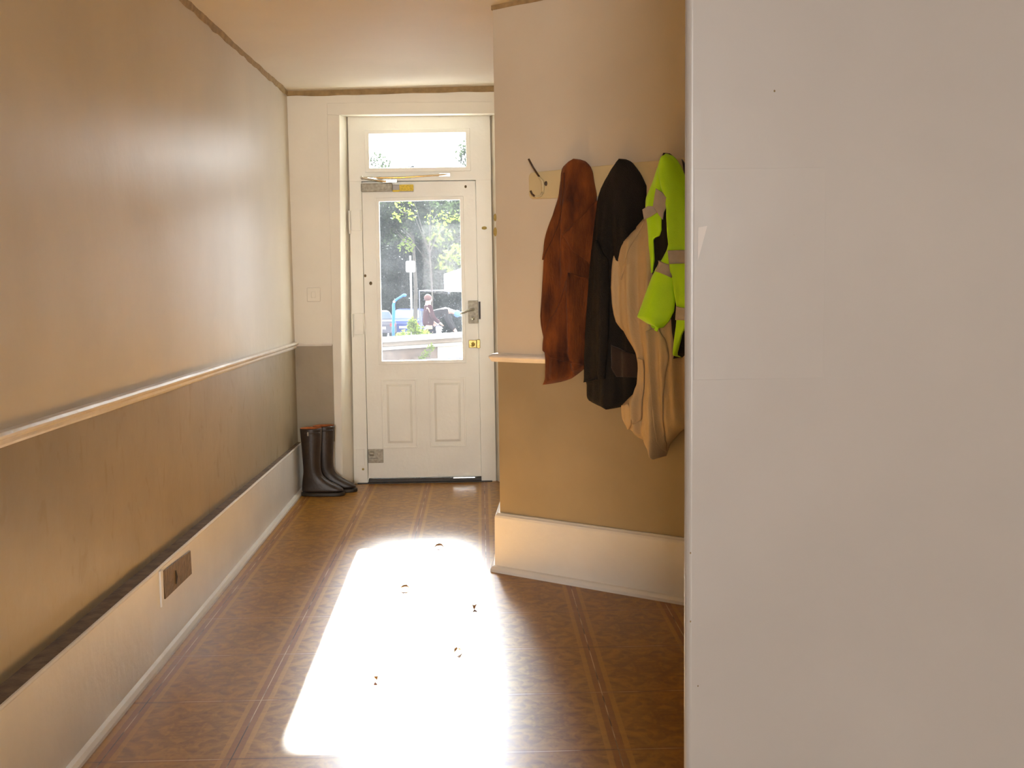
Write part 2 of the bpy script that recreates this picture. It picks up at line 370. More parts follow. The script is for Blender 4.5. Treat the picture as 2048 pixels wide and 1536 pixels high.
# raised plaster band round the opening
bm = nb()
def bandq(pts, t=.008):
    a = [bm.verts.new((p[0], YF+.004, p[1])) for p in pts]; b = [bm.verts.new((p[0], YF-t, p[1])) for p in pts]
    bm.faces.new(a); bm.faces.new(b[::-1])
    for i in range(len(pts)): bm.faces.new((a[i], b[i], b[(i+1) % len(pts)], a[(i+1) % len(pts)]))
bandq([(-.968, 0), (XL0, 0), (XL1, ZH), (-.955, ZH)]); bandq([(XR0, 0), (.2, 0), (.2, ZH), (XR1, ZH)])
bandq([(-.955, ZH), (.2, ZH), (.2, 2.48), (-.955, 2.48)])
struct(mesh_obj('trim_3', bm, M['wall_cream'], bevel=.003), 'raised plaster band round the door opening')
rail('trim_4', (-1.21, YF, z_d(YF)), (-.968, YF, z_d(YF)), 1, [(-.01, -.008), (.006, -.008), (.008, .004), (.004, .01), (-.01, .01)], M['rail'], Vector((0, -1, 0)), .001, 12)
rail('trim_5', (-1.21, YF, 2.553), (.6, YF, 2.578), 1, [(-.01, -.028), (.006, -.028), (.009, .008), (-.01, .008)], M['crack'], Vector((0, -1, 0)), .005, 60)
bm = nb(); box(bm, -1.2, -.968, YF-.014, YF+.01, 0, .31); struct(mesh_obj('baseboard_back', bm, M['trim'], bevel=.003))

# ---------------------------------------------------------------- door frame, transom, door
door = bpy.data.objects.new('door_1', None); C.objects.link(door); door.location = (-.39, YD, 0)
struct(door, 'white half-glazed front door with two lower panels in a deep opening')
OFF = Vector((-.39, YD, 0))
def dpart(name, bm, m, parent=None, **k):
    bmesh.ops.translate(bm, vec=-OFF, verts=bm.verts); return mesh_obj(name, bm, m, parent or door, **k)
def xz_ring(bm, outer, inner, y0, y1):
    """frame between two quads given as (x, z) lists in the same order, front y0 back y1"""
    def vs(l, y): return [bm.verts.new((p[0], y, p[1])) for p in l]
    of, inf, ob, ib = vs(outer, y0), vs(inner, y0), vs(outer, y1), vs(inner, y1)
    for i in range(4):
        j = (i+1) % 4
        bm.faces.new((of[i], of[j], inf[j], inf[i])); bm.faces.new((ob[j], ob[i], ib[i], ib[j]))
        bm.faces.new((of[j], of[i], ob[i], ob[j])); bm.faces.new((inf[i], inf[j], ib[j], ib[i]))
DL, DR, DTOP, DBOT = -.768, -.018, 1.993, .035
frame = bpy.data.objects.new('window_1', None); C.objects.link(frame); frame.location = OFF; struct(frame, 'narrow transom window over the front door')
# door lining: jambs and head
bm = nb()
for pts in ([(FL0-.012, 0), (-.772, 0), (-.764, 2.03), (FL1-.012, 2.03)], [(-.012, 0), (FR0+.012, 0), (FR1+.012, 2.03), (-.018, 2.03)]):
    a = [bm.verts.new((p[0], YD, p[1])) for p in pts]; b = [bm.verts.new((p[0], 7.52, p[1])) for p in pts]
    bm.faces.new(a); bm.faces.new(b[::-1])
    for i in range(4): bm.faces.new((a[i], a[(i+1) % 4], b[(i+1) % 4], b[i]))
for x0, x1, z0, z1 in ((-.80, -.745, 0, 2.03), (-.04, .02, 0, 2.03), (-.80, .02, 1.97, 2.04)): box(bm, x0, x1, 7.507, 7.56, z0, z1)   # door stops, added unseen behind the leaf to block sun leaks
dpart('door_frame', bm, M['door'], bevel=.002)
bm = nb()
tg = [(-.714, 2.076), (-.073, 2.079), (-.073, 2.311), (-.713, 2.307)]
xz_ring(bm, [(FL1-.014, 1.998), (FR1+.014, 1.998), (FR1+.012, ZFH+.01), (FL1-.012, ZFH+.01)], tg, YD-.002, 7.52)
dpart('window_frame', bm, M['door'], frame, bevel=.003)
bm = nb()
xz_ring(bm, [(x + dx*.022, z + dz*.022) for (x, z), (dx, dz) in zip(tg, ((-1,-1),(1,-1),(1,1),(-1,1)))], [(x + dx*-.006, z + dz*-.006) for (x, z), (dx, dz) in zip(tg, ((-1,-1),(1,-1),(1,1),(-1,1)))], YD-.010, YD+.03)
dpart('glazing_bead', bm, M['door'], frame, bevel=.003)
bm = nb(); box(bm, -.72, -.066, 7.488, 7.492, 2.07, 2.318); dpart('pane', bm, M['glass'], frame)
# door leaf
wg = [(-.665, .813), (-.116, .816), (-.117, 1.880), (-.660, 1.874)]
bm = nb()
xz_ring(bm, [(DL, DBOT), (DR+.004, DBOT), (DR-.003, DTOP), (DL+.006, DTOP)], wg, YD, 7.505)
bm2 = bm
# (lower area closed by the ring's bottom rail) sunk panels are added as frames standing off the rail
leaf = dpart('door_leaf', bm, M['door'], bevel=.003)
def panel(x0, x1, z0, z1):
    bm = nb()
    xz_ring(bm, [(x0, z0), (x1, z0), (x1, z1), (x0, z1)], [(x0+.012, z0+.012), (x1-.012, z0+.012), (x1-.012, z1-.012), (x0+.012, z1-.012)], YD-.006, YD+.004)
    a = [bm.verts.new((x, YD-.001, z)) for x, z in ((x0+.035, z0+.035), (x1-.035, z0+.035), (x1-.035, z1-.035), (x0+.035, z1-.035))]
    b = [bm.verts.new((x, YD-.007, z)) for x, z in ((x0+.05, z0+.05), (x1-.05, z0+.05), (x1-.05, z1-.05), (x0+.05, z1-.05))]
    c = [bm.verts.new((x, YD+.004, z)) for x, z in ((x0+.035, z0+.035), (x1-.035, z0+.035), (x1-.035, z1-.035), (x0+.035, z1-.035))]
    bm.faces.new(b)
    for i in range(4): bm.faces.new((a[i], a[(i+1) % 4], b[(i+1) % 4], b[i])); bm.faces.new((c[i], c[(i+1) % 4], a[(i+1) % 4], a[i]))
    bm.faces.new(c[::-1])
    dpart('door_panel', bm, M['door'], bevel=.002)
panel(-.668, -.43, .235, .70); panel(-.352, -.108, .24, .705)
bm = nb()
xz_ring(bm, [(x + dx*.016, z + dz*.016) for (x, z), (dx, dz) in zip(wg, ((-1,-1),(1,-1),(1,1),(-1,1)))], [(x - dx*.008, z - dz*.008) for (x, z), (dx, dz) in zip(wg, ((-1,-1),(1,-1),(1,1),(-1,1)))], YD-.008, YD+.03)
dpart('glazing_bead', bm, M['door'], bevel=.003)
bm = nb(); box(bm, -.675, -.106, 7.488, 7.492, .806, 1.888); dpart('pane', bm, M['glass'])
bm = nb(); box(bm, DL+.002, DR+.006, YD-.012, YD+.03, .006, .032); dpart('draught_strip', bm, M['sill'], bevel=.003)
bm = nb(); box(bm, -.20, -.055, YD-.016, YD-.011, .028, .034); o = dpart('sill_plate', bm, M['chrome']); o['label'] = 'bright metal end of the bottom strip'
bm = nb(); box(bm, -.84, .06, 7.44, 7.62, -.05, .006); dpart('threshold', bm, M['sill'])
# hinges (painted over)
for z0, z1 in ((1.68, 1.815), (1.0, 1.14)):
    bm = nb(); box(bm, -.835, -.772, YD-.012, YD+.002, z0, z1); box(bm, -.852, -.842, YD-.022, YD+.0, z0-.02, z1-.005); tube(bm, [(-.77, YD-.010, z0), (-.77, YD-.010, z1)], .007)
    dpart('hinge', bm, M['door'], bevel=.002)
bm = nb(); box(bm, -.846, -.79, YD-.010, YD+.002, .12, .235); dpart('hinge', bm, M['door'], bevel=.002)
# door closer
bm = nb(); box(bm, -.764, -.56, YD-.045, YD, 1.928, 1.982); dpart('closer_body', bm, M['steel'], bevel=.005)
bm = nb(); box(bm, -.56, -.425, YD-.036, YD, 1.926, 1.972); o = dpart('closer_cover', bm, M['near'], bevel=.004)
bm = nb(); box(bm, -.515, -.424, YD-.038, YD-.036, 1.93, 1.972); box(bm, -.56, -.515, YD-.038, YD-.036, 1.926, 1.938); o = dpart('sticker', bm, M['yellow']); o['label'] = 'yellow sticker on the closer'
bm = nb(); tube(bm, [(-.755, YD-.05, 2.018), (-.66, YD-.055, 2.0), (-.6, YD-.05, 1.992)], .008); tube(bm, [(-.755, YD-.05, 2.018), (-.5, YD-.04, 2.018), (-.2, YD-.02, 2.036)], .0065)
ball(bm, (-.755, YD-.05, 2.018), .012); box(bm, -.255, -.185, YD-.026, YD-.002, 2.022, 2.042); box(bm, -.62, -.53, YD-.055, YD-.03, 1.984, 2.004)
dpart('closer_arm', bm, M['chrome'])
# rim lock with lever, latch, corner bolt
bm = nb(); box(bm, -.082, -.016, YD-.018, YD+.002, 1.062, 1.212); dpart('lock_plate', bm, M['steel'], bevel=.003)
bm = nb(); tube(bm, [(-.048, YD-.018, 1.155), (-.048, YD-.055, 1.155)], .01); tube(bm, [(-.048, YD-.055, 1.155), (-.08, YD-.06, 1.15), (-.11, YD-.058, 1.136), (-.134, YD-.055, 1.128)], [.010, .009, .007, .006]); ball(bm, (-.05, YD-.02, 1.095), .012)
dpart('door_handle', bm, M['steel'], smooth=True)
bm = nb(); box(bm, -.012, .0, YD-.016, YD+.002, 1.09, 1.205); dpart('strike_plate', bm, M['sill'])
bm = nb(); box(bm, -.082, -.03, YD-.014, YD+.002, .9, .952); ball(bm, (-.056, YD-.02, .924), .016); box(bm, -.03, -.006, YD-.02, YD+.002, .898, .955); dpart('night_latch', bm, M['brass'], bevel=.003)
bm = nb(); box(bm, -.766, -.665, YD-.01, YD+.002, .14, .232); tube(bm, [(-.755, YD-.02, .205), (-.725, YD-.02, .205)], .016, 12); box(bm, -.76, -.70, YD-.02, YD, .155, .172); dpart('bolt_bracket', bm, M['steel'], bevel=.002)
for x, z, r in ((-.755, 1.385, .008), (-.72, 1.335, .010), (-.085, 1.957, .008)):
    bm = nb(); ball(bm, (x, YD, z), r, 1, .4, 1.2); dpart('screw_hole', bm, M['hole'], smooth=True)
for x, y, z, sx, sz in ((.033, YD-.001, 1.687, .018, .011), (-.802, YD-.001, .098, .008, .008)):
    bm = nb(); ball(bm, (x, y, z), 1, sx, .003, sz); dpart('paint_chip', bm, M['chipoc'], smooth=True)

# light switch on the street wall
sw = thing('light_switch', 'square painted-over light switch on the far wall left of the door', 'switch', (-1.075, YF, 1.268))
bm = nb(); box(bm, -.043, .043, -.009, .002, -.045, .045); mesh_obj('switch_plate', bm, M['wall_cream'], sw, bevel=.004)
bm = nb(); box(bm, -.014, .014, -.014, -.008, -.02, .02); mesh_obj('rocker', bm, M['wall_cream'], sw, bevel=.003)

# ---------------------------------------------------------------- oblique wall and its return
bm = nb()
c0 = dw(.05, 0); SEND = 3.2; e0 = dw(SEND, 0); rx, ry = .27, YF+.1
zdr = lambda s: 1.0
# grid on the oblique face, return face running to the street wall
ss = [.05 + i*(SEND-.05)/24 for i in range(25)]; zz = [-.1, 1.0, 1.6, 2.2, 2.8]
vv = [[bm.verts.new(dw(s, z, .0025*noise.noise(Vector((s*2, z*1.4, 4))))) for z in zz] for s in ss]
for i in range(24):
    for j in range(4): bm.faces.new((vv[i][j], vv[i+1][j], vv[i+1][j+1], vv[i][j+1])).material_index = 1 if j == 0 else 0
rr = [bm.verts.new((rx, ry, z)) for z in zz]
for j in range(4): bm.faces.new((rr[j], vv[0][j], vv[0][j+1], rr[j+1])).material_index = 0
bk0 = bm.verts.new((e0.x+.3, ry, -.1)); bk1 = bm.verts.new((e0.x+.3, ry, 2.8))
bm.faces.new([bk0, rr[0]] + [] + [rr[j] for j in range(1, 5)] + [bk1])
bm.faces.new([bk1, vv[-1][4], vv[-1][3], vv[-1][2], vv[-1][1], vv[-1][0], bk0])
bm.faces.new([bk0] + [vv[i][0] for i in range(24, -1, -1)] + [rr[0]]); bm.faces.new([bk1, rr[4]] + [vv[i][4] for i in range(25)])
struct(mesh_obj('wall_right', bm, [M['wall'], M['dado']]))
# skirting in one piece round the corner
def offset_path(w):      # outer line at distance w from both faces
    rd = Vector((rx - c0.x, ry - c0.y)).normalized(); rnm = Vector((-rd.y, rd.x))
    if rnm.x > 0: rnm = -rnm
    a0 = Vector((c0.x, c0.y)) - DN*w; b0 = Vector((c0.x, c0.y)) + rnm*w
    # intersection of the two offset lines
    det = DT.x*(-rd.y) + rd.x*DT.y; dx = b0 - a0; k = (dx.x*(-rd.y) + rd.x*dx.y)/det
    cor = a0 + DT*k
    return [Vector((rx, ry)) + rnm*w, cor, cor + DT*SEND]
bm = nb(); prof = [(.048, 0), (.048, .014), (.038, .026), (.027, .03), (.025, .256), (.022, .266), (.016, .27), (.010, .276), (-.01, .276), (-.01, 0)]
lines = [offset_path(w) for w, z in prof]; N = 30
rgs = []
for seg in (0, 1):
    for k in range(N + (1 if seg else 0)):
        t = k/N
        rgs.append([bm.verts.new((*(lines[j][seg].lerp(lines[j][seg+1], t)), prof[j][1] + (.0012*noise.noise(Vector((t*30, j*3, seg))) if prof[j][1] > .02 else 0))) for j in range(len(prof))])
for i in range(len(rgs)-1):
    for j in range(len(prof)): bm.faces.new((rgs[i][j], rgs[i][(j+1) % len(prof)], rgs[i+1][(j+1) % len(prof)], rgs[i+1][j]))
bm.faces.new(rgs[0][::-1]); bm.faces.new(rgs[-1])
struct(mesh_obj('baseboard_right', bm, M['trim']))
for z_, r_ in ((1.64, .011), (1.575, .013)):
    bm = nb(); ball(bm, dw(.047, z_, .001), r_, .7, .5, 1.6); chip = struct(mesh_obj('trim_8' if z_ > 1.6 else 'trim_9', bm, M['chipoc'], smooth=True), 'ochre chip in the paint of the wall corner')
# dado rail on the oblique wall, its end poking past the corner
bm = nb(); rg = []
RP2 = [(-.01, -.016), (.010, -.016), (.016, -.004), (.022, .004), (.020, .012), (.010, .02), (-.01, .024)]
for i in range(61):
    s = .03 + i*(SEND-.03)/60; rg.append([bm.verts.new(dw(s + (a*-.9 if i == 0 else 0), .998 + b + .0015*noise.noise(Vector((s*8, b*50, 0))), a)) for a, b in RP2])
for i in range(60):
    for j in range(7): bm.faces.new((rg[i][j], rg[i][(j+1) % 7], rg[i+1][(j+1) % 7], rg[i+1][j]))
bm.faces.new(rg[0][::-1]); bm.faces.new(rg[-1])
struct(mesh_obj('trim_6', bm, M['rail'], bevel=.002))
bm = nb(); rg = []
for i in range(41):
    s = .045 + i*2.0/40; rg.append([bm.verts.new(dw(s, zceil(dw(s, 0).x) + b + .003*noise.noise(Vector((s*9, 2, 0))), a)) for a, b in ((-.01, -.02), (.006, -.02), (.006, .01), (-.01, .01))])
for i in range(40):
    for j in range(4): bm.faces.new((rg[i][j], rg[i][(j+1) % 4], rg[i+1][(j+1) % 4], rg[i+1][j]))
bm.faces.new(rg[0][::-1]); bm.faces.new(rg[-1])
struct(mesh_obj('trim_7', bm, M['crack']))

# ---------------------------------------------------------------- near wall end with a rounded corner, other walls of the near room
bm = nb()
nx, ny, nr = .366, 2.0, .012
pts = [(nx + nr - nr*math.cos(a), ny + nr - nr*math.sin(a)) for a in [i*PI/2/8 for i in range(9)]]
pts = pts + [(3.2, ny), (3.2, ny+.22), (nx+.06, ny+.22)]
prism(bm, pts, -.1, 2.75)
nw = struct(mesh_obj('wall_front', bm, M['near'], smooth=False))
for px_, py_, r_ in ((1549, 182, .0016), (1588, 470, .0013), (1624, 453, .0013), (1381, 1106, .0014), (1381, 1243, .0014), (1396, 1372, .0012)):
    p = oy(px_, py_, ny); bm = nb(); ball(bm, p, r_, 1, .5, 1.3); mesh_obj('nail_hole', bm, M['hole'], nw, smooth=True)
bm = nb(); c3 = [oy(px_, py_, ny) for px_, py_ in ((1396, 455), (1414, 452), (1404, 490), (1395, 522))]
a = [bm.verts.new(p + Vector((0, .001, 0))) for p in c3]; b = [bm.verts.new(p + Vector((0, -.0018, 0))) for p in c3]
bm.faces.new(a); bm.faces.new(b[::-1])
for i in range(4): bm.faces.new((a[i], b[i], b[(i+1) % 4], a[(i+1) % 4]))
mesh_obj('filler_patch', bm, M['filler'], nw)
# large faint repainted area, half a millimetre proud of the wall
bm = nb(); q0, q1 = oy(1652, 335, ny), oy(1652, 756, ny); box(bm, nx+.014, q0.x, ny-.0006, ny+.001, q1.z, q0.z); mesh_obj('painted_patch', bm, M['near_patch'], nw, bevel=.0004)
bm = nb(); box(bm, 3.1, 3.3, -7.2, 7.5, -.1, 2.8); struct(mesh_obj('wall_east', bm, M['wall']))
bm = nb()
for x0, x1, z0, z1 in ((-1.6, -1.1, -.1, 2.8), (.5, 3.3, -.1, 2.8), (-1.1, .5, -.1, 1.05), (-1.1, .5, 2.35, 2.8)): box(bm, x0, x1, -7.2, -7.05, z0, z1)
struct(mesh_obj('wall_south', bm, M['near']))
wn2 = bpy.data.objects.new('fill_window', None); C.objects.link(wn2); wn2.location = (-.3, -7.1, 1.7); struct(wn2)  # unseen window, added behind the camera to bring fill light into the hall
bm = nb()
for x0, x1, z0, z1 in ((-.8, -.75, -.65, .65), (.75, .8, -.65, .65), (-.75, .75, .6, .65), (-.75, .75, -.65, -.6), (-.02, .02, -.6, .6)): box(bm, x0, x1, -.03, .03, z0, z1)
mesh_obj('window_frame', bm, M['trim'], wn2)
bm = nb(); box(bm, -.75, .75, -.002, .002, -.6, .6); mesh_obj('pane', bm, M['glass'], wn2)

# small brown plate in the left skirting
vt = thing('vent_plate', 'small brown metal vent plate set in the left skirting board', 'vent', (XS, 4.24, .255))
bm = nb()
pl = [(-.195, .064), (.2, .046), (.205, -.05), (-.175, -.043)]
a = [bm.verts.new((.001, y, z)) for y, z in pl]; b = [bm.verts.new((.006, y, z)) for y, z in pl]
bm.faces.new(a); bm.faces.new(b)
for i in range(4): bm.faces.new((a[i], a[(i+1) % 4], b[(i+1) % 4], b[i]))
mesh_obj('plate', bm, M['vent'], vt, bevel=.001)
bm = nb(); tube(bm, [(.007, -.03, .026), (.008, -.025, 0), (.007, -.03, -.026)], [.003, .006, .003], 6); mesh_obj('slot', bm, M['sill'], vt)
bm = nb(); box(bm, -.0, .008, -.225, -.196, -.06, .075); mesh_obj('plate_edge', bm, M['trim'], vt, bevel=.002)

# ---------------------------------------------------------------- coat rack on the oblique wall
def fabric(name, col, rough=.85, var=.12, scale=30, bump=.3, bscale=250, sheen=.3):
    return simple(name, col, rough, var, scale, bump, bscale, sheen=sheen)
M['fur'] = simple('rust_plush', (.23, .058, .006, 1), .95, .1, 13, .5, 120, dark=(.035, .006, .001, 1), sheen=.04, stretch=(1, 1, .35))  # dark upright streaks in the colour imitate shade between the folds
M['dark_cloth'] = fabric('near_black_wool', (.006, .004, .003, 1), bump=.5, sheen=0)
M['dark_pocket'] = fabric('dark_brown_pocket', (.025, .013, .009, 1))
M['tan'] = fabric('khaki_cotton', (.56, .42, .24, 1), .8, .05, 12, .15, 200, .1)
M['hivis'] = fabric('fluorescent_yellow', (.5, .98, .002, 1), .55, .04, 10, .15, 300, .2)
M['tape'] = fabric('grey_reflective_tape', (.44, .41, .37, 1), .4, .06, 40, .1, 300, 0)
M['navy'] = fabric('black_lining', (.003, .003, .005, 1), .9, sheen=0)

def ang(s=0): return math.atan2(DT.y, DT.x)
def wall_empty(name, label, cat, s, z, w, group=None):
    return thing(name, label, cat, dw(s, z, w), ang(), group)
def to_local(o, bm):
    Mx = Matrix.Translation(o.location) @ Matrix.Rotation(o.rotation_euler.z, 4, 'Z')
    bmesh.ops.transform(bm, matrix=Mx.inverted(), verts=bm.verts)
rack = wall_empty('coat_rack', 'long cream painted board with metal coat hooks on the oblique wall', 'coat rack', .25, 1.77, 0)
bm = nb()
s0, s1 = .245, 1.5; zt = lambda s: 1.828 + .016*(s-.25); zb = lambda s: 1.712 - .02*(s-.25)
cr = .022; ol = []
for i in range(7):
    a = PI/2*i/6; ol.append((s0 + cr - cr*math.sin(a), zb(s0) + cr - cr*math.cos(a)))
for i in range(7):
    a = PI/2*i/6; ol.append((s0 + cr - cr*math.cos(a), zt(s0) - cr + cr*math.sin(a)))
ol += [(s1, zt(s1)), (s1, zb(s1))]
a = [bm.verts.new(dw(s, z, .0)) for s, z in ol]; b = [bm.verts.new(dw(s, z, .018)) for s, z in ol]
bm.faces.new(a); bm.faces.new(b)
for i in range(len(ol)): bm.faces.new((a[i], b[i], b[(i+1) % len(ol)], a[(i+1) % len(ol)]))
to_local(rack, bm); mesh_obj('board', bm, M['board'], rack, bevel=.003)
bm = nb(); p = dw(on_wall(1092, 367, .02)[0], on_wall(1092, 367, .02)[1], .018); ball(bm, p, .0085, 1, .5, 1.3); to_local(rack, bm); mesh_obj('screw_hole', bm, M['iron'], rack, smooth=True)
def hook(s, z, first=False):
    bm = nb()
    k = 1 if first else .25
    tube(bm, [dw(s, z-.035, .02), dw(s+.003, z+.0, .022), dw(s, z+.02, .024), dw(s-.012*k, z+.04*(k+1)/2, .024+.01*k)], [.005, .008, .007, .004], 8)
    tube(bm, [dw(s, z-.03, .022), dw(s-.006, z-.045, .03), dw(s-.018*k, z-.05, .03+.012*k), dw(s-.026*k, z-.045, .03+.022*k)], [.006, .005, .004, .004], 8)
    to_local(rack, bm); h = mesh_obj('hook', bm, M['board'], rack, smooth=True)
    if first:
        for pts in ([dw(s-.010, z+.038, .032), dw(s-.026, z+.078, .055), dw(s-.04, z+.115, .07)], [dw(s-.024, z-.046, .05), dw(s-.032, z-.036, .058), dw(s-.037, z-.022, .062)]):
            bm = nb(); tube(bm, pts, [.0045, .0042, .0045], 8); to_local(rack, bm)
            t = mesh_obj('prong', bm, M['iron'], h, smooth=True); t['label'] = 'dark bare metal prong'
for px in (1083, 1152, 1242, 1330):
    s, z = on_wall(px, 371, .03); hook(s, z, px == 1083)

# ---- garments: rows (py, x_left, x_right) are measured edges of the hanging cloth, turned into metres on a plane in front of the wall
def interp(rows, z):
    if z >= rows[0][0]: return rows[0][1:]
    for a, b in zip(rows, rows[1:]):
        if a[0] >= z >= b[0]:
            t = (a[0]-z)/max(1e-9, a[0]-b[0]); return tuple(a[k]*(1-t) + b[k]*t for k in (1, 2))
    return rows[-1][1:]
def rows_m(rows, w):
    out = []
    for py, xl, xr in rows:
        sl_, zl = on_wall(xl, py, w); sr_, zr = on_wall(xr, py, w); out.append(((zl+zr)/2, sl_, sr_))
    return out
def smoothstep(a, b, x):
    t = max(0, min(1, (x-a)/(b-a))); return t*t*(3-2*t)
class Cloth:
    """a hanging garment body: closed shell between the wall and a folded front"""
    def __init__(self, rows, base, depth, folds, zig=0, wref=.06, power=.55):
        self.rows = rows_m(rows, wref); self.base = base; self.depth = depth; self.folds = folds; self.power = power
        self.zt = self.rows[0][0]; self.zb = self.rows[-1][0]
    def front(self, s, z):
        l, r = interp(self.rows, z); u = (s-l)/max(1e-6, r-l); uc = max(0, min(1, u))
        d = self.depth(z) if callable(self.depth) else self.depth
        env = math.sin(PI*uc)**self.power if 0 < uc < 1 else 0
        f = 0
        for k, amp, ph, tilt, t0, t1 in self.folds:
            f += amp*math.sin(k*s*2*PI + ph + tilt*(z-1.3))*smoothstep(t0, t1, self.zt - z)
        f += .006*noise.noise(Vector((s*14, z*6, self.depth if not callable(self.depth) else 1))) + .003*noise.noise(Vector((s*40, z*22, 3)))
        return self.base + max(.004, d*env + f*min(1, env*1.3))
    def mesh(self, nu=56, nv=110, back=.0):
        bm = nb(); ring = []
        for j in range(nv+1):
            z = self.zt + (self.zb - self.zt)*j/nv; l, r = interp(self.rows, z)
            fr = []; bk = []
            for i in range(nu+1):
                u = .5 - .5*math.cos(PI*i/nu); s = l + (r-l)*u
                fr.append(bm.verts.new(dw(s, z, self.front(s, z)))); 
            for i in range(nu, -1, -1):
                u = .5 - .5*math.cos(PI*i/nu); s = l + (r-l)*u
                bk.append(bm.verts.new(dw(s, z, self.base - .004 + back)))
            ring.append(fr + bk)
        n = len(ring[0])
        for j in range(nv):
            for i in range(n): bm.faces.new((ring[j][i], ring[j][(i+1) % n], ring[j+1][(i+1) % n], ring[j+1][i]))
        bm.faces.new(ring[0]); bm.faces.new(ring[-1][::-1])
        return bm
def patch(outline, wf, wref=.08, th=.004, off=.003, n=30, px=True, ripple=None):
    """a cloth piece with any outline, lying over a surface wf(s, z)"""
    pts = [on_wall(x, y, wref) for x, y in outline] if px else outline
    # resample the outline with rounded corners, fill with a grid clipped to it
    zs = [p[1] for p in pts]; z0, z1 = min(zs), max(zs); rows = []
    for j in range(n+1):
        z = z1 + (z0-z1)*(j+.02)/(n+.04); xs = []
        for (sa, za), (sb, zb_) in zip(pts, pts[1:]+pts[:1]):
            if (za-z)*(zb_-z) < 0: xs.append(sa + (sb-sa)*(z-za)/(zb_-za))
        if len(xs) >= 2: rows.append((z, min(xs), max(xs)))
    bm = nb(); F = []; B = []; m = 14
    for z, l, r in rows:
        f, b = [], []
        for i in range(m+1):
            u = i/m; s = l + (r-l)*u; w = wf(s, z) + off + (ripple(u, s, z) if ripple else 0)
            edge = math.sin(PI*u)**.4 if 0 < u < 1 else 0
            f.append(bm.verts.new(dw(s, z, w + th*edge))); b.append(bm.verts.new(dw(s, z, w - th)))
        F.append(f); B.append(b)
    for j in range(len(rows)-1):
        for i in range(m):
            bm.faces.new((F[j][i], F[j][i+1], F[j+1][i+1], F[j+1][i])); bm.faces.new((B[j][i+1], B[j][i], B[j+1][i], B[j+1][i+1]))
        bm.faces.new((F[j][0], F[j+1][0], B[j+1][0], B[j][0])); bm.faces.new((F[j+1][m], F[j][m], B[j][m], B[j+1][m]))
    for i in range(m):
        bm.faces.new((F[0][i+1], F[0][i], B[0][i], B[0][i+1])); bm.faces.new((F[-1][i], F[-1][i+1], B[-1][i+1], B[-1][i]))
    return bm
def gpart(name, bm, m, parent, label=None, smooth=True, **k):
    root = parent
    while root.parent: root = root.parent
    to_local(root, bm); o = mesh_obj(name, bm, m, parent, smooth=smooth, **k)
    if label: o['label'] = label
    return o
def garment(name, label, s, z): return wall_empty(name, label, 'coat', s, z, .03, 'coats on the hall coat rack')

# rust-brown plush coat
g = garment('plush_coat', 'rust-brown plush coat hanging leftmost on the cream coat rack', *on_wall(1150, 330))
brown = Cloth([(318,1147,1153),(320,1138,1160),(324,1130,1165),(333,1119,1173),(345,1116,1178),(365,1115,1181),(390,1112,1186),(420,1104,1186),(450,1097,1184),(479,1090,1181),(500,1087,1179),(525,1082,1177),(575,1079,1174),(632,1076.5,1170),(650,1078,1169),(675,1082,1168),(700,1084,1167),(727,1085.6,1166.5),(738,1086,1160),(748,1086,1148),(758,1087,1134),(764,1089,1116),(768,1093,1098)],
   .022, lambda z: .045 + .045*smoothstep(0, .35, 1.87-z), [(8, .022, .5, 3, .05, .3), (15, .012, 2, -5, .08, .3)], wref=.05)
body = gpart('coat_body', brown.mesh(), M['fur'], g)
gpart('lapel', patch([(1186,400),(1184,450),(1180,500),(1177,545),(1165,520),(1152,500),(1138,470),(1150,455),(1165,430),(1178,405)], brown.front, off=.012, th=.006), M['fur'], g)
gpart('front_edge', patch([(1116,360),(1126,345),(1128,390),(1116,440),(1108,490),(1100,520),(1094,515),(1098,470),(1107,420)], brown.front, off=.005, th=.007), M['fur'], g)
gpart('sleeve', patch([(1136,560),(1150,545),(1172,560),(1170,640),(1168,700),(1166,733),(1152,732),(1120,716),(1098,700),(1110,640),(1126,600)], brown.front, off=.010, th=.009, ripple=lambda u, s, z: .006*math.sin(u*9+z*8)), M['fur'], g)

# near-black coat
g = garment('dark_coat', 'near-black coat hanging between the rust plush coat and the khaki coat', *on_wall(1240, 330))
dark = Cloth([(318,1237,1246),(321,1231,1253),(327,1226,1260),(338,1217,1268),(348,1211,1275),(358,1205,1280),(374,1197,1287),(390,1192,1287),(404,1189,1286),(431,1186,1284),(495,1180,1282),(575,1175,1280),(691,1169,1277),(748,1166,1275),(764,1166,1273),(768,1171,1272),(782,1171,1269),(796,1172,1263),(804,1178,1258),(809,1188,1250),(813,1200,1243),(816,1222,1232)],
   .022, lambda z: .04 + .04*smoothstep(0, .35, 1.87-z), [(9, .010, 1.5, 2, .05, .3), (21, .004, 0, -3, .1, .3)], wref=.045)
gpart('coat_body', dark.mesh(), M['dark_cloth'], g)
gpart('sleeve', patch([(1179,500),(1200,480),(1222,520),(1224,600),(1222,700),(1218,762),(1171,764),(1166,700),(1173,600)], dark.front, off=.012, th=.009), M['dark_cloth'], g)
gpart('pocket_flap', patch([(1227,690),(1245,700),(1268,712),(1273,745),(1268,757),(1235,754),(1228,735)], dark.front, off=.006, th=.004), M['dark_pocket'], g, 'dark brown pocket flap')

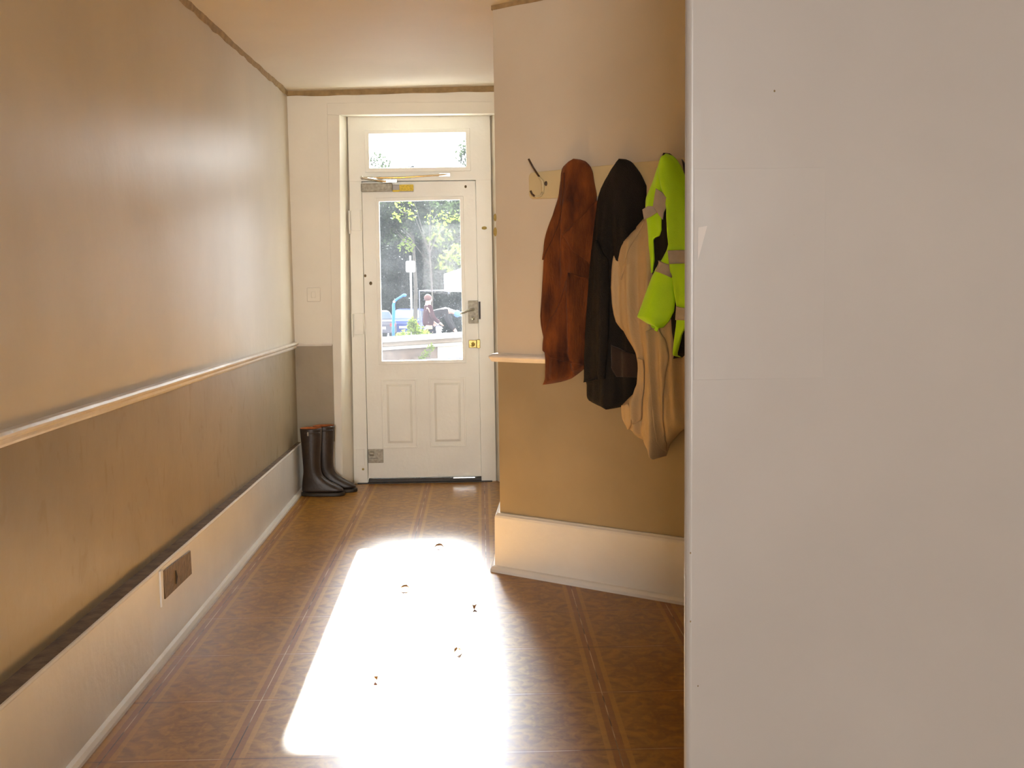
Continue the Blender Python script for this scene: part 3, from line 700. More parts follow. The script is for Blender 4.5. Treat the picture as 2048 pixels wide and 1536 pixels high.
# khaki coat
g = garment('khaki_coat', 'crumpled khaki cotton coat hanging below the fluorescent jacket, lowest hem on the rack', *on_wall(1310, 340))
tan = Cloth([(340,1325,1340),(370,1312,1352),(400,1300,1362),(427,1286,1372),(440,1279,1378),(456,1267,1384),(470,1250,1386),(481,1227,1388),(495,1221,1390),(518,1217.7,1392),(541,1214,1394),(575,1212,1396),(609,1215.4,1398),(645,1227,1400),(668,1240.5,1402),(691,1256.5,1402),(709,1267,1402),(740,1273,1402),(770,1271,1402),(790,1264,1400),(803,1250,1398),(815,1240,1394),(835,1242,1386),(842,1243,1378),(852,1247,1366),(862,1254,1353),(877,1276,1341),(887,1292,1333),(900,1303,1329),(908,1310,1327),(914,1321,1325)],
   .045, lambda z: .05 + .04*smoothstep(0, .5, 1.8-z), [(11, .015, 2.2, 1.2, .12, .4), (5.5, .012, .3, -2, .3, .7), (21, .008, 1, 4, .2, .5)], wref=.075)
gpart('coat_body', tan.mesh(70, 120), M['tan'], g)
gpart('front_flap', patch([(1310,655),(1330,652),(1345,680),(1351,712),(1345,740),(1340,790),(1336,840),(1331,887),(1327,905),(1324,880),(1322,820),(1318,760),(1313,700)], tan.front, off=.008, th=.006), M['tan'], g)
gpart('cuff', patch([(1243,810),(1262,806),(1276,822),(1272,845),(1262,858),(1250,860),(1245,848),(1240,825)], tan.front, off=.010, th=.006), M['tan'], g)
gpart('hanging_sleeve', patch([(1262,800),(1276,770),(1279,715),(1290,720),(1294,760),(1292,800),(1290,838),(1280,845),(1272,825)], tan.front, off=.012, th=.009), M['tan'], g)
gpart('shoulder_flap', patch([(1249,470),(1262,458),(1280,437),(1290,440),(1276,480),(1262,520),(1250,560),(1240,520)], tan.front, off=.003, th=.004), M['tan'], g)

# fluorescent jacket
g = garment('hi_vis_jacket', 'fluorescent yellow-green safety jacket with grey reflective bands beside the white wall edge', *on_wall(1335, 320))
hv = Cloth([(306,1324,1332),(309,1321,1336),(315,1318,1342),(325,1314,1350),(335,1308,1355),(350,1303,1361),(370,1296,1368),(392,1286,1374),(408,1284.5,1380),(431,1286.5,1388),(449,1289.5,1392),(480,1291.5,1396),(518,1294.5,1400),(552,1297,1400),(600,1325,1402),(640,1338,1402),(665,1340,1400),(690,1346,1385),(716,1354,1357)],
   .095, lambda z: .035 + .03*smoothstep(0, .3, 1.87-z), [(10, .007, 1, 2, .08, .3)], wref=.125)
gpart('coat_lining', hv.mesh(), M['navy'], g, 'black inside of the jacket')
P = dict(wf=hv.front, wref=.15)
shoulder = gpart('shoulder', patch([(1326,306),(1334,306),(1340,330),(1322,345),(1330,390),(1336,410),(1326,440),(1326,460),(1318,474),(1309,476),(1306,480),(1306,520),(1302,545),(1297,548),(1293,500),(1289,450),(1285,425),(1284,400),(1290,380),(1297,365),(1304,345),(1308,333),(1318,318)], off=.004, th=.005, n=60, **P), M['hivis'], g)
panel_ = gpart('front_panel', patch([(1328,306.5),(1336,309),(1345,318),(1354,333),(1364,358),(1373,382),(1382,430),(1390,500),(1396,600),(1396,640),(1378,650),(1368,668),(1360,700),(1354,716),(1351,695),(1355,657),(1358,623),(1353,586),(1346,540),(1344,490),(1341,460),(1338,418),(1334,397),(1325,374),(1317,345),(1313,330),(1318,316)], off=.016, th=.007, n=70, **P), M['hivis'], g)
P = dict(wf=lambda s, z: .158, wref=.17); rip = lambda u, s, z: .020*math.sin(PI*max(0, min(1, u))) + .003*math.sin(u*8 + z*14)
sleeve = gpart('sleeve', patch([(1340,472),(1346,500),(1347,545),(1346,580),(1348,600),(1345,623),(1334,643),(1322,656),(1313,655),(1292,648),(1270,634),(1280,608),(1288,585),(1300,555),(1310,535),(1322,518),(1332,500)], off=.0, th=.006, n=70, ripple=rip, **P), M['hivis'], g)
gpart('cuff_inside', patch([(1292,648),(1313,654),(1309,664),(1303,661)], off=-.012, th=.003, **P), M['hivis'], sleeve)
gpart('reflective_band', patch([(1312,377),(1324,384),(1334,396),(1337,405),(1328,425),(1326,440),(1318,430),(1306,412),(1309,392)], off=.013, th=.002, **P), M['tape'], shoulder, 'grey reflective band')
gpart('reflective_band', patch([(1284.5,419),(1296,412),(1306,412),(1314,425),(1304,432),(1288,439.5)], off=.012, th=.002, **P), M['tape'], shoulder, 'grey reflective band')
P = dict(wf=hv.front, wref=.15)
gpart('reflective_band', patch([(1344.5,501),(1374,499.5),(1390,499),(1391,526),(1374,527),(1347,528)], off=.026, th=.002, **P), M['tape'], panel_, 'grey reflective band')
gpart('reflective_band', patch([(1358,612),(1374,616),(1394,616),(1394,641),(1374,640),(1357,640)], off=.026, th=.002, **P), M['tape'], panel_, 'grey reflective band')
gpart('reflective_band', patch([(1319,521),(1345,529),(1345.5,555),(1328,549),(1309,543)], off=.009, th=.002, wf=lambda s, z: .158, wref=.17, ripple=rip), M['tape'], sleeve, 'grey reflective band')
gpart('collar_edge', patch([(1352,316),(1357,322),(1362,345),(1368,360),(1374,382),(1380,400),(1372,392),(1364,366),(1357,345)], off=.002, th=.004, **P), M['dark_pocket'], g, 'dark brown collar edge')

# ---------------------------------------------------------------- rubber boots by the far corner
def make_boot():
    t = thing('rubber_boot', '', 'boot')
    # cross sections along the shaft (z, x_heel, x_front, half width) then the foot as one loft; toe points +x
    bm = nb(); n = 20; rings = []
    def ring(c, rx_, ry_, nrm_z):   # tilted ellipse ring: nrm angle in the xz plane
        out = []
        for k in range(n):
            a = 2*PI*k/n; lx = math.cos(a)*rx_; ly = math.sin(a)*ry_
            out.append(bm.verts.new((c[0] + lx*math.cos(nrm_z), ly, c[2] + lx*math.sin(nrm_z))))
        return out
    def hring(z, x0, x1, wd, sharp=0):
        out = []; cx = (x0+x1)/2; rx_ = (x1-x0)/2
        for k in range(n):
            a = 2*PI*k/n; c_, s_ = math.cos(a), math.sin(a)
            e_ = 1 - sharp*.35
            out.append(bm.verts.new((cx + rx_*math.copysign(abs(c_)**e_, c_), wd*math.copysign(abs(s_)**e_, s_)*(1 - sharp*.12*(1 - c_)*.5), z)))
        return out
    spec = [(.435, -.004, .137, .059, 0), (.42, -.004, .137, .058, 0), (.34, .002, .132, .055, 0), (.26, .006, .124, .052, 0), (.19, .010, .120, .048, 0), (.15, .010, .124, .045, 0), (.125, .006, .136, .043, .1), (.105, .003, .155, .042, .3), (.088, .001, .182, .042, .5), (.072, 0, .215, .043, .7), (.055, -.002, .248, .045, .9), (.038, -.003, .266, .047, 1), (.02, -.004, .270, .047, 1)]
    rings = [hring(*s_) for s_ in spec]
    for i in range(len(rings)-1):
        for j in range(n): bm.faces.new((rings[i][j], rings[i][(j+1) % n], rings[i+1][(j+1) % n], rings[i+1][j]))
    bm.faces.new(rings[-1])
    # inner wall of the shaft
    inn = [bm.verts.new((v.co.x*.93 + .066*.07, v.co.y*.93, v.co.z)) for v in rings[0]]; inb = [bm.verts.new((v.co.x*.9 + .066*.1, v.co.y*.9, .25)) for v in rings[0]]
    for j in range(n):
        bm.faces.new((rings[0][(j+1) % n], rings[0][j], inn[j], inn[(j+1) % n])).material_index = 1
        bm.faces.new((inn[(j+1) % n], inn[j], inb[j], inb[(j+1) % n])).material_index = 1
    bm.faces.new(inb).material_index = 1
    up = mesh_obj('upper', bm, [M['rubber'], M['lining']], t, smooth=True)
    sb = up.modifiers.new('sub', 'SUBSURF'); sb.levels = sb.render_levels = 1
    bm = nb(); pts = []
    for k in range(28):
        a = 2*PI*k/28; x = math.cos(a); y = math.sin(a); pts.append((.133 + .140*math.copysign(abs(x)**.7, x), .048*math.copysign(abs(y)**.8, y)*(1 + .06*x) ))
    prism(bm, pts, lambda i: 0 if (pts[i][0] < .09 or pts[i][0] > .13) else .004, .022)
    mesh_obj('sole', bm, M['sill'], t, bevel=.004)
    bm = nb(); tube(bm, [(.066 + .069*math.cos(a), -.059*math.sin(a), .405) for a in [PI*.15 + i*PI*.5/8 for i in range(9)]], .004, 6); mesh_obj('strap', bm, M['rubber'], t, smooth=True)
    bm = nb(); box(bm, .055, .064, -.063, -.057, .39, .414); o = mesh_obj('buckle', bm, M['chrome'], t); o['label'] = 'small shiny buckle'
    return t
def copy_tree(o, parent=None):
    c = o.copy(); C.objects.link(c)
    if parent: c.parent = parent
    for ch in list(o.children): copy_tree(ch, c)
    return c
bt = make_boot(); bt.location = (-1.150, 7.085, 0); bt.rotation_euler.z = -.05; bt['label'] = 'dark rubber wellington boot nearest the viewer, by the left skirting'; bt['group'] = 'rubber boots by the door'
b2 = copy_tree(bt); b2.location = (-1.085, 7.19, 0); b2.rotation_euler.z = .0; b2['label'] = 'dark rubber wellington boot behind its pair, against the far wall'

# ---------------------------------------------------------------- dry leaves on the floor
M['leaf_dry'] = simple('dry_leaf', (.25, .14, .04, 1), .7, .3, 60)
def dry_leaf(x, y, L, rz, label, seed):
    rnd = random.Random(seed); bm = nb(); n = 8; prev = None; rows = []
    for i in range(n+1):
        u = i/n; wd = L*.28*math.sin(PI*u)**.8*(1 + .25*math.sin(u*20+seed)); zc = .004 + .012*math.sin(PI*u)*rnd.uniform(.7, 1.2)
        rows.append([bm.verts.new((L*(u-.5), s_*wd, zc + abs(s_)*wd*.5)) for s_ in (-1, -.5, 0, .5, 1)])
    for i in range(n):
        for j in range(4): bm.faces.new((rows[i][j], rows[i][j+1], rows[i+1][j+1], rows[i+1][j]))
    tube(bm, [(L*.48, 0, .006), (L*.7, L*.05, .003), (L*.95, L*.02, .002)], .0012, 5)
    bmesh.ops.remove_doubles(bm, verts=bm.verts, dist=1e-5)
    o = mesh_obj('dry_leaf', bm, M['leaf_dry']); o.location = (x, y, 0); o.rotation_euler.z = rz
    so = o.modifiers.new('t', 'SOLIDIFY'); so.thickness = .0012
    tag(o, label, 'leaf', 'dry leaves on the hall floor'); return o
dry_leaf(-.353, 4.869, .05, .1, 'small curled dry leaf lying in the middle of the sun patch', 1)
dry_leaf(-.046, 4.56, .035, -1.6, 'small dry leaf with a long stalk at the right edge of the sun patch', 2)
dry_leaf(-.103, 4.02, .04, .6, 'broken pale dry leaf in the sun patch nearer the viewer', 3)
dry_leaf(-.231, 5.63, .05, .0, 'faint dry leaf at the far end of the sun patch', 4)
dry_leaf(-.378, 3.751, .022, 2.0, 'tiny dry leaf crumb nearest the viewer in the sun patch', 5)

# ================================================================ outside the door
M['asphalt'] = simple('lilac_asphalt', (.10, .09, .12, 1), .85, .15, 3, .3, 30)
M['coping'] = simple('pale_stone', (.22, .2, .175, 1), .8, .06, 6)
M['pinkstone'] = simple('pinkish_render', (.11, .085, .07, 1), .85, .12, 5)
M['brick'] = simple('dusky_brick', (.07, .05, .042, 1), .9, .2, 14)
M['white'] = simple('white_enamel', (.85, .85, .85, 1), .4, .02, 5)
M['blue'] = simple('bright_blue_paint', (.01, .12, .45, 1), .4, .05, 5)
M['car_blue'] = simple('blue_car_paint', (.03, .05, .2, 1), .3, .05, 2)
M['car_silver'] = simple('silver_car_paint', (.22, .22, .25, 1), .3, .05, 2)
M['car_dark'] = simple('dark_car_paint', (.05, .045, .06, 1), .3, .05, 2)
M['car_glass'] = simple('car_glass', (.1, .12, .15, 1), .1, .05, 2)
M['tyre'] = simple('tyre', (.02, .02, .02, 1), .8, .05, 20)
M['lamp_red'] = simple('red_lamp', (.4, .02, .02, 1), .3, .05, 20)
M['skin'] = simple('skin', (.3, .17, .12, 1), .6, .05, 10)
M['jacket_maroon'] = simple('maroon_jacket', (.035, .012, .016, 1), .9, .2, 20, spec=.1)
M['jacket_grey'] = simple('dark_grey_coat', (.016, .013, .015, 1), .9, .2, 20, spec=.1)
M['trousers'] = simple('dark_trousers', (.012, .012, .016, 1), .9, .2, 20, spec=.1)
M['hair'] = simple('reddish_hair', (.09, .04, .035, 1), .8, .2, 60)
M['cap'] = simple('blue_cap', (.06, .16, .42, 1), .7, .1, 20)
M['yellow_cloth'] = simple('yellow_cloth', (.7, .6, .2, 1), .8, .1, 20)
M['greyink'] = simple('grey_print', (.4, .42, .45, 1), .5, .05, 20)
M['railing'] = simple('dark_railing', (.08, .08, .09, 1), .5, .1, 20)

def gz(y): return -.12 - .0326*(y - 7.6) if y < 60 else -.12 - .0326*52.4 - .012*(y-60)
bm = nb(); ysg = [7.6, 10, 20, 40, 60, 90, 140]
top = [[bm.verts.new((x, y, gz(y))) for x in (-60, 60)] for y in ysg]; bot = [[bm.verts.new((x, y, gz(y)-.5)) for x in (-60, 60)] for y in ysg]
for i in range(len(ysg)-1):
    bm.faces.new((top[i][0], top[i][1], top[i+1][1], top[i+1][0])); bm.faces.new((bot[i][1], bot[i][0], bot[i+1][0], bot[i+1][1]))
    for k in (0, 1): bm.faces.new((top[i][k], top[i+1][k], bot[i+1][k], bot[i][k]))
bm.faces.new((top[0][0], top[0][1], bot[0][1], bot[0][0])); bm.faces.new((top[-1][0], top[-1][1], bot[-1][1], bot[-1][0]))
struct(mesh_obj('ground', bm, M['asphalt']))

# low garden wall
gw = thing('garden_wall', 'low garden wall with pale coping seen through the bottom of the door glass', 'low wall', (-.8, 13.1, gz(13.1)))
def wbox(name, x0, x1, y0, y1, za, zb, m, sl=.05):
    bm = nb(); vs = box(bm, x0, x1, y0, y1, 0, 1)
    for v in bm.verts: v.co.z = (za if v.co.z < .5 else zb) + (sl*(v.co.x + 1.148) if not (v.co.z < .5 and za < 0) else 0)
    for v in bm.verts: v.co -= gw.location
    return mesh_obj(name, bm, m, gw, bevel=.006)
zt0 = .665
wbox('coping', -5, 3, 12.85, 13.35, zt0-.04, zt0, M['coping'])
wbox('upper_course', -5, 3, 12.95, 13.25, zt0-.095, zt0-.04, M['pinkstone'])
wbox('string_course', -5, 3, 12.90, 13.30, zt0-.13, zt0-.095, M['coping'])
wbox('brick_face', -5, -.505, 12.97, 13.23, -.34, zt0-.13, M['brick'])
wbox('rendered_face', -.505, 3, 12.96, 13.23, -.34, zt0-.13, M['coping'])
bm = nb(); tube(bm, [(-3, 12.6, .34), (-.9, 12.6, .43), (1.5, 12.6, .53)], .010, 6)
for x in (-2.4, -1.6, -.45, .6): tube(bm, [(x, 12.6, gz(12.6)), (x, 12.6, .34 + .042*(x+3))], .008, 6)
tag(mesh_obj('handrail', bm, M['railing']), 'thin dark handrail in front of the low garden wall', 'railing')

# ---- foliage
def leaves(bm, cen, rad, n, size, rnd, shell=.55, vf=None):
    for _ in range(n):
        d = Vector((rnd.gauss(0, 1), rnd.gauss(0, 1), rnd.gauss(0, 1))).normalized()
        r = shell + (1-shell)*rnd.random()
        p = Vector(cen) + Vector((d.x*rad[0], d.y*rad[1], d.z*rad[2]))*r
        a = Vector((rnd.gauss(0, 1), rnd.gauss(0, 1), rnd.gauss(0, 1))).normalized(); b_ = a.cross(Vector((rnd.gauss(0, 1), rnd.gauss(0, 1), rnd.gauss(0, 1)))).normalized()
        s1_ = size*rnd.uniform(.6, 1.3); s2_ = s1_*.55
        bm.faces.new([bm.verts.new(p + a*s1_), bm.verts.new(p + b_*s2_), bm.verts.new(p - a*s1_), bm.verts.new(p - b_*s2_)])
def tree(label, x, y, h, clumps, m, size, n, seed, trunk=.35, group=None, cat='tree'):
    rnd = random.Random(seed); g0 = gz(y)
    t = thing('tree', label, cat, (x, y, g0), 0, group)
    bm = nb()
    for (cx, cy, cz, rx_, ry_, rz_) in clumps:
        leaves(bm, (cx, cy, cz), (rx_, ry_, rz_), n, size, rnd)
    mesh_obj('crown', bm, m, t)
    bm = nb(); tube(bm, [(0, 0, 0), (.1, 0, h*.3), (0, .1, h*.65), (.1, 0, h*.92)], [trunk, trunk*.8, trunk*.5, trunk*.15], 10)
    for (cx, cy, cz, rx_, ry_, rz_) in clumps[:6]:
        tube(bm, [(0, 0, min(cz*.8, h*.6)), (cx*.6, cy*.6, cz), (cx*1.2, cy*1.1, cz + rz_*.5)], [trunk*.35, trunk*.2, .03], 6)
    mesh_obj('trunk', bm, M['bark'], t); return t
def cl(seed, k, w, z0, z1, r):
    rnd = random.Random(seed); return [(rnd.uniform(-w, w), rnd.uniform(-w, w)*.5, rnd.uniform(z0, z1), r*rnd.uniform(.7, 1.3), r*rnd.uniform(.7, 1.2), r*rnd.uniform(.6, 1)) for _ in range(k)]
# dark conifer in the middle: skirts of branches widening downward
con = [(0, 0, 1.2 + i*.75, 2.4*(1 - i/12.5) + .35, 2.2*(1 - i/12.5) + .3, .75) for i in range(11)]
tree('tall dark conifer standing behind the road sign', -3.7, 65, 9.5, con, M['leaf_dark'], .13, 1500, 3)
tree('dark broad tree filling the left of the view through the door', -8.0, 73, 10.5, cl(5, 14, 3.0, 1.5, 9.5, 2.0), M['leaf_dark'], .16, 1100, 5, group=None)
tree('grey-green tree at the right of the view through the door glass', 1.0, 72, 11, cl(8, 14, 2.6, 3.5, 10.5, 1.7), M['leaf_mid'], .15, 1000, 8)
tree('loose tree with sunlit branches arching over the road sign', -3.2, 54.5, 8, cl(12, 12, 2.6, 5.2, 7.2, 1.15), M['leaf_mid'], .12, 650, 12, trunk=.12)
tree('bright lime sprays of leaves near the middle of the door glass', -2.2, 49.5, 6.4, cl(14, 7, 1.3, 4.0, 6.3, .5), M['leaf_lime'], .08, 60, 14, trunk=.05)
tree('lime-leaved sapling beside the white board', -1.6, 58, 4.6, cl(15, 6, .8, 2.6, 4.5, .6), M['leaf_lime'], .1, 45, 15, trunk=.06)
tree('small dark upright shrub right of the people', -1.15, 46, 2.2, cl(16, 5, .25, .5, 2.0, .4), M['leaf_dark'], .07, 500, 16, trunk=.04, cat='shrub')
tree('tall background tree whose top shows at the left of the transom', -9.6, 86, 13, cl(21, 13, 1.6, 4.5, 12.6, 1.7), M['leaf_mid'], .16, 260, 21, trunk=.4)
tree('tall background tree whose top shows at the right of the transom', -.3, 86, 13.2, cl(24, 13, 1.6, 4.5, 12.6, 1.6), M['leaf_mid'], .16, 240, 24, trunk=.4)
# distant evergreen hedge closing the view
bm = nb(); rnd = random.Random(99)
for i in range(60):
    leaves(bm, (-32 + i*1.1, 104 + rnd.uniform(-1, 1), gz(104) + 5.6 + rnd.uniform(-.5, .5)), (1.8, 1.2, 6.0), 700, .28, rnd, .8)
box(bm, -33, 33, 104.6, 105.4, gz(105), gz(105)+10.6)
tag(mesh_obj('hedge', bm, M['leaf_dark']), 'long tall dark hedge closing off the far side of the car park', 'hedge')
# bushes behind and in front of the garden wall
def bush(label, x, y, z0, cls, m, size, n, seed):
    rnd = random.Random(seed); t = thing('bush', label, 'bush', (x, y, gz(y)))
    bm = nb()
    for c_ in cls: leaves(bm, (c_[0], c_[1], z0 - gz(y) + c_[2]), c_[3:], n, size, rnd, .2)
    mesh_obj('foliage', bm, m, t)
    bm = nb()
    for c_ in cls: tube(bm, [(c_[0]*.2, 0, 0), (c_[0]*.7, c_[1], (z0 - gz(y) + c_[2])*.6), (c_[0], c_[1], z0 - gz(y) + c_[2])], [.012, .008, .004], 5)
    mesh_obj('stem', bm, M['bark'], t)
bush('bright yellow-green bush growing up behind the garden wall', -1.0, 16, .5, [(-.1, 0, .0, .13, .12, .12), (.08, 0, .08, .14, .12, .12), (.02, .05, .2, .08, .08, .1), (-.22, 0, -.05, .1, .1, .08), (.2, 0, .02, .1, .1, .1)], M['leaf_lime'], .025, 260, 31)
bush('small pale flowering plant in front of the garden wall', -.62, 12.76, .45, [(0, 0, .05, .06, .04, .05), (.05, 0, .12, .05, .04, .05), (-.05, 0, .0, .05, .04, .05)], M['leaf_lime'], .012, 90, 32)
bush('pale low plant at the left foot of the bright bush', -1.55, 15.5, .42, [(0, 0, .02, .1, .08, .06), (.14, 0, .0, .08, .08, .06)], M['leaf_lime'], .02, 90, 33)

# ---- road sign
x, y = -2.75, 45
sg = thing('road_sign', 'white square road sign on a tall white pole', 'sign', (x, y, gz(y)))
top_z = 2.18 - gz(y)
bm = nb(); tube(bm, [(0, 0, 0), (0, 0, top_z)], .035, 10); mesh_obj('pole', bm, M['white'], sg, smooth=True)
def rrect(bm, w, h, r, y0, y1, cz):
    pts = []
    for qx, qz, a0 in ((1, 1, 0), (-1, 1, PI/2), (-1, -1, PI), (1, -1, 3*PI/2)):
        for i in range(5):
            a = a0 + PI/2*i/4; pts.append((qx*(w/2-r) + r*math.cos(a), cz + qz*(h/2-r) + r*math.sin(a)))
    a_ = [bm.verts.new((p[0], y0, p[1])) for p in pts]; b_ = [bm.verts.new((p[0], y1, p[1])) for p in pts]
    bm.faces.new(a_); bm.faces.new(b_)
    for i in range(len(pts)): bm.faces.new((a_[i], b_[i], b_[(i+1) % len(pts)], a_[(i+1) % len(pts)]))
bm = nb(); rrect(bm, .37, .44, .06, -.06, -.04, top_z - .43); mesh_obj('sign_plate', bm, M['white'], sg)
for x0, x1, z0, z1 in ((-.10, -.03, .09, .105), (.02, .07, .095, .115), (-.11, -.09, -.085, .08), (.09, .10, -.09, .07)):
    bm = nb(); box(bm, x0, x1, -.064, -.06, top_z-.43+z0, top_z-.43+z1); mesh_obj('sign_print', bm, M['greyink'], sg)['label'] = 'faint grey print on the sign'
# ---- blue bent post
x, y = -3.46, 45
bp = thing('bent_post', 'bright blue post with a curved top arm beside the blue car', 'post', (x, y, gz(y)))
H0 = -gz(y)
bm = nb(); tube(bm, [(-.04, 0, 0), (-.03, 0, H0-.6), (.0, 0, H0+.0), (0, 0, H0+.25), (.04, 0, H0+.38), (.16, 0, H0+.48), (.30, 0, H0+.56), (.42, 0, H0+.64)], [.055, .06, .065, .06, .05, .045, .045, .05], 10)
mesh_obj('post', bm, M['blue'], bp, smooth=True)
bm = nb(); ball(bm, (.44, 0, H0+.62), .085, 1.1, 1, .8); mesh_obj('lamp_head', bm, M['blue'], bp, smooth=True)
bm = nb(); ball(bm, (.03, -.03, H0+.37), .05); o = mesh_obj('glint_ball', bm, M['white'], bp, smooth=True); o['label'] = 'white ball put in as a glint at the bend'  # white ball stands in for a highlight on the blue post
# ---- white board at the right
x, y = -1.1, 50
wbd = thing('sign_board', 'large blank white board standing among the trees at the right', 'board', (x, y, gz(y)))
bm = nb(); a_ = []
for yy in (-.03, .03): a_.append([bm.verts.new((px_, yy, pz - gz(y))) for px_, pz in ((-.49, .68), (1.1, .62), (1.1, 1.95), (-.49, 1.44))])
bm.faces.new(a_[0]); bm.faces.new(a_[1])
for i in range(4): bm.faces.new((a_[0][i], a_[0][(i+1) % 4], a_[1][(i+1) % 4], a_[1][i]))
mesh_obj('board', bm, M['white'], wbd)
for xx in (-.3, .9):
    bm = nb(); tube(bm, [(xx, .06, 0), (xx, .06, 1.2-gz(y))], .04, 8); mesh_obj('leg', bm, M['railing'], wbd)
bm = nb(); tube(bm, [(-1.6, .1, .72 - gz(y)), (-.3, .1, .72 - gz(y))], .03, 6); tube(bm, [(-1.6, .1, 0), (-1.6, .1, .72 - gz(y))], .03, 6); mesh_obj('side_rail', bm, M['railing'], wbd)

# ---- cars
def car(name, label, x, y, rz, L, Wd, Hh, paint, van=False):
    t = thing(name, label, 'car', (x, y, gz(y)), rz)
    if van: prof = [(-L/2, .35), (-L/2, .95), (-L/2+.05, Hh*.62), (-L/2+.3, Hh-.05), (-L/2+.5, Hh), (L/2-1.5, Hh), (L/2-.85, Hh*.62), (L/2-.15, Hh*.5), (L/2, .6), (L/2, .35)]
    else: prof = [(-L/2, .35), (-L/2, .8), (-L/2+.1, .93), (-L/2+.55, .98), (-L/2+1.0, Hh-.03), (-L/2+1.3, Hh), (L/2-1.9, Hh), (L/2-1.25, .98), (L/2-.2, .85), (L/2, .65), (L/2, .35)]
    bm = nb(); rows = []
    for k, yy in enumerate((-1, -.92, -.5, .5, .92, 1)):
        ins = .06 if abs(yy) == 1 else 0
        row = []
        for (px_, pz) in prof:
            tum = .14*max(0, pz-.95)/(Hh-.95)
            zz_ = pz - (ins if pz > .5 else -ins*.5)
            row.append(bm.verts.new((px_*(1-ins*.3/2), yy*(Wd/2 - tum), zz_)))
        rows.append(row)
    n = len(prof)
    for a1, b1 in zip(rows, rows[1:]):
        for i in range(n): bm.faces.new((a1[i], a1[(i+1) % n], b1[(i+1) % n], b1[i]))
    bm.faces.new(rows[0]); bm.faces.new(rows[-1])
    mesh_obj('body', bm, paint, t, smooth=False, bevel=.03)
    # glass: rear, front and sides
    def gl(pts): 
        bm = nb(); c_ = sum((Vector(p) for p in pts), Vector())/4
        nrm = (Vector(pts[1])-Vector(pts[0])).cross(Vector(pts[2])-Vector(pts[1])).normalized()
        if nrm.dot(c_ - Vector((0, 0, .8))) < 0: nrm = -nrm
        a1 = [bm.verts.new(Vector(p)+nrm*.012) for p in pts]; b1 = [bm.verts.new(Vector(p)-nrm*.01) for p in pts]
        bm.faces.new(a1); bm.faces.new(b1)
        for i in range(4): bm.faces.new((a1[i], a1[(i+1) % 4], b1[(i+1) % 4], b1[i]))
        mesh_obj('window', bm, M['car_glass'], t)
    if van:
        xr0, zr0, xr1, zr1 = -L/2+.07, Hh*.64, -L/2+.28, Hh-.1; xf0, zf0, xf1, zf1 = L/2-.9, Hh*.65, L/2-1.45, Hh-.06
    else:
        xr0, zr0, xr1, zr1 = -L/2+.6, 1.02, -L/2+.97, Hh-.06; xf0, zf0, xf1, zf1 = L/2-1.3, 1.02, L/2-1.85, Hh-.05
    w1, w2 = Wd/2-.12, Wd/2-.22
    gl([(xr0, -w1, zr0), (xr0, w1, zr0), (xr1, w2, zr1), (xr1, -w2, zr1)]); gl([(xf0, -w1, zf0), (xf0, w1, zf0), (xf1, w2, zf1), (xf1, -w2, zf1)])
    for sd in (-1, 1):
        gl([(xr0+.15, sd*(Wd/2-.015), 1.02 if not van else Hh*.64), (xf0-.15, sd*(Wd/2-.015), 1.02 if not van else Hh*.64), (xf1-.05, sd*(Wd/2-.12), Hh-.1), (xr1+.2, sd*(Wd/2-.12), Hh-.1)])
    for sx in (-1, 1):
        for sy in (-1, 1):
            bm = nb(); tube(bm, [(sx*(L/2-.8), sy*(Wd/2-.19), .32), (sx*(L/2-.8), sy*(Wd/2+.01), .32)], .32, 20); mesh_obj('wheel', bm, M['tyre'], t, bevel=.02)
    for sy in (-1, 1):
        bm = nb(); box(bm, -L/2-.02, -L/2+.04, sy*(Wd/2-.2)-.13, sy*(Wd/2-.2)+.13, .68, .82); mesh_obj('tail_light', bm, M['lamp_red'], t)
        bm = nb(); box(bm, L/2-.06, L/2+.02, sy*(Wd/2-.25)-.14, sy*(Wd/2-.25)+.14, .62, .74); mesh_obj('headlight', bm, M['chrome'], t)
    bm = nb(); box(bm, -L/2-.02, -L/2+.02, -.26, .26, .55, .66); mesh_obj('number_plate', bm, M['white'], t)
    return t
car('car', 'blue car parked behind the pole of the road sign', -3.6, 58.5, PI/2 - .12, 3.9, 1.6, 1.47, M['car_blue'])
car('car', 'pale silver people carrier parked behind the two people', -3.1, 79.5, .12, 4.5, 1.75, 2.25, M['car_silver'], True)
car('car', 'dark car at the left edge of the door glass', -5.3, 56, PI/2 + .25, 3.9, 1.6, 1.4, M['car_dark'])

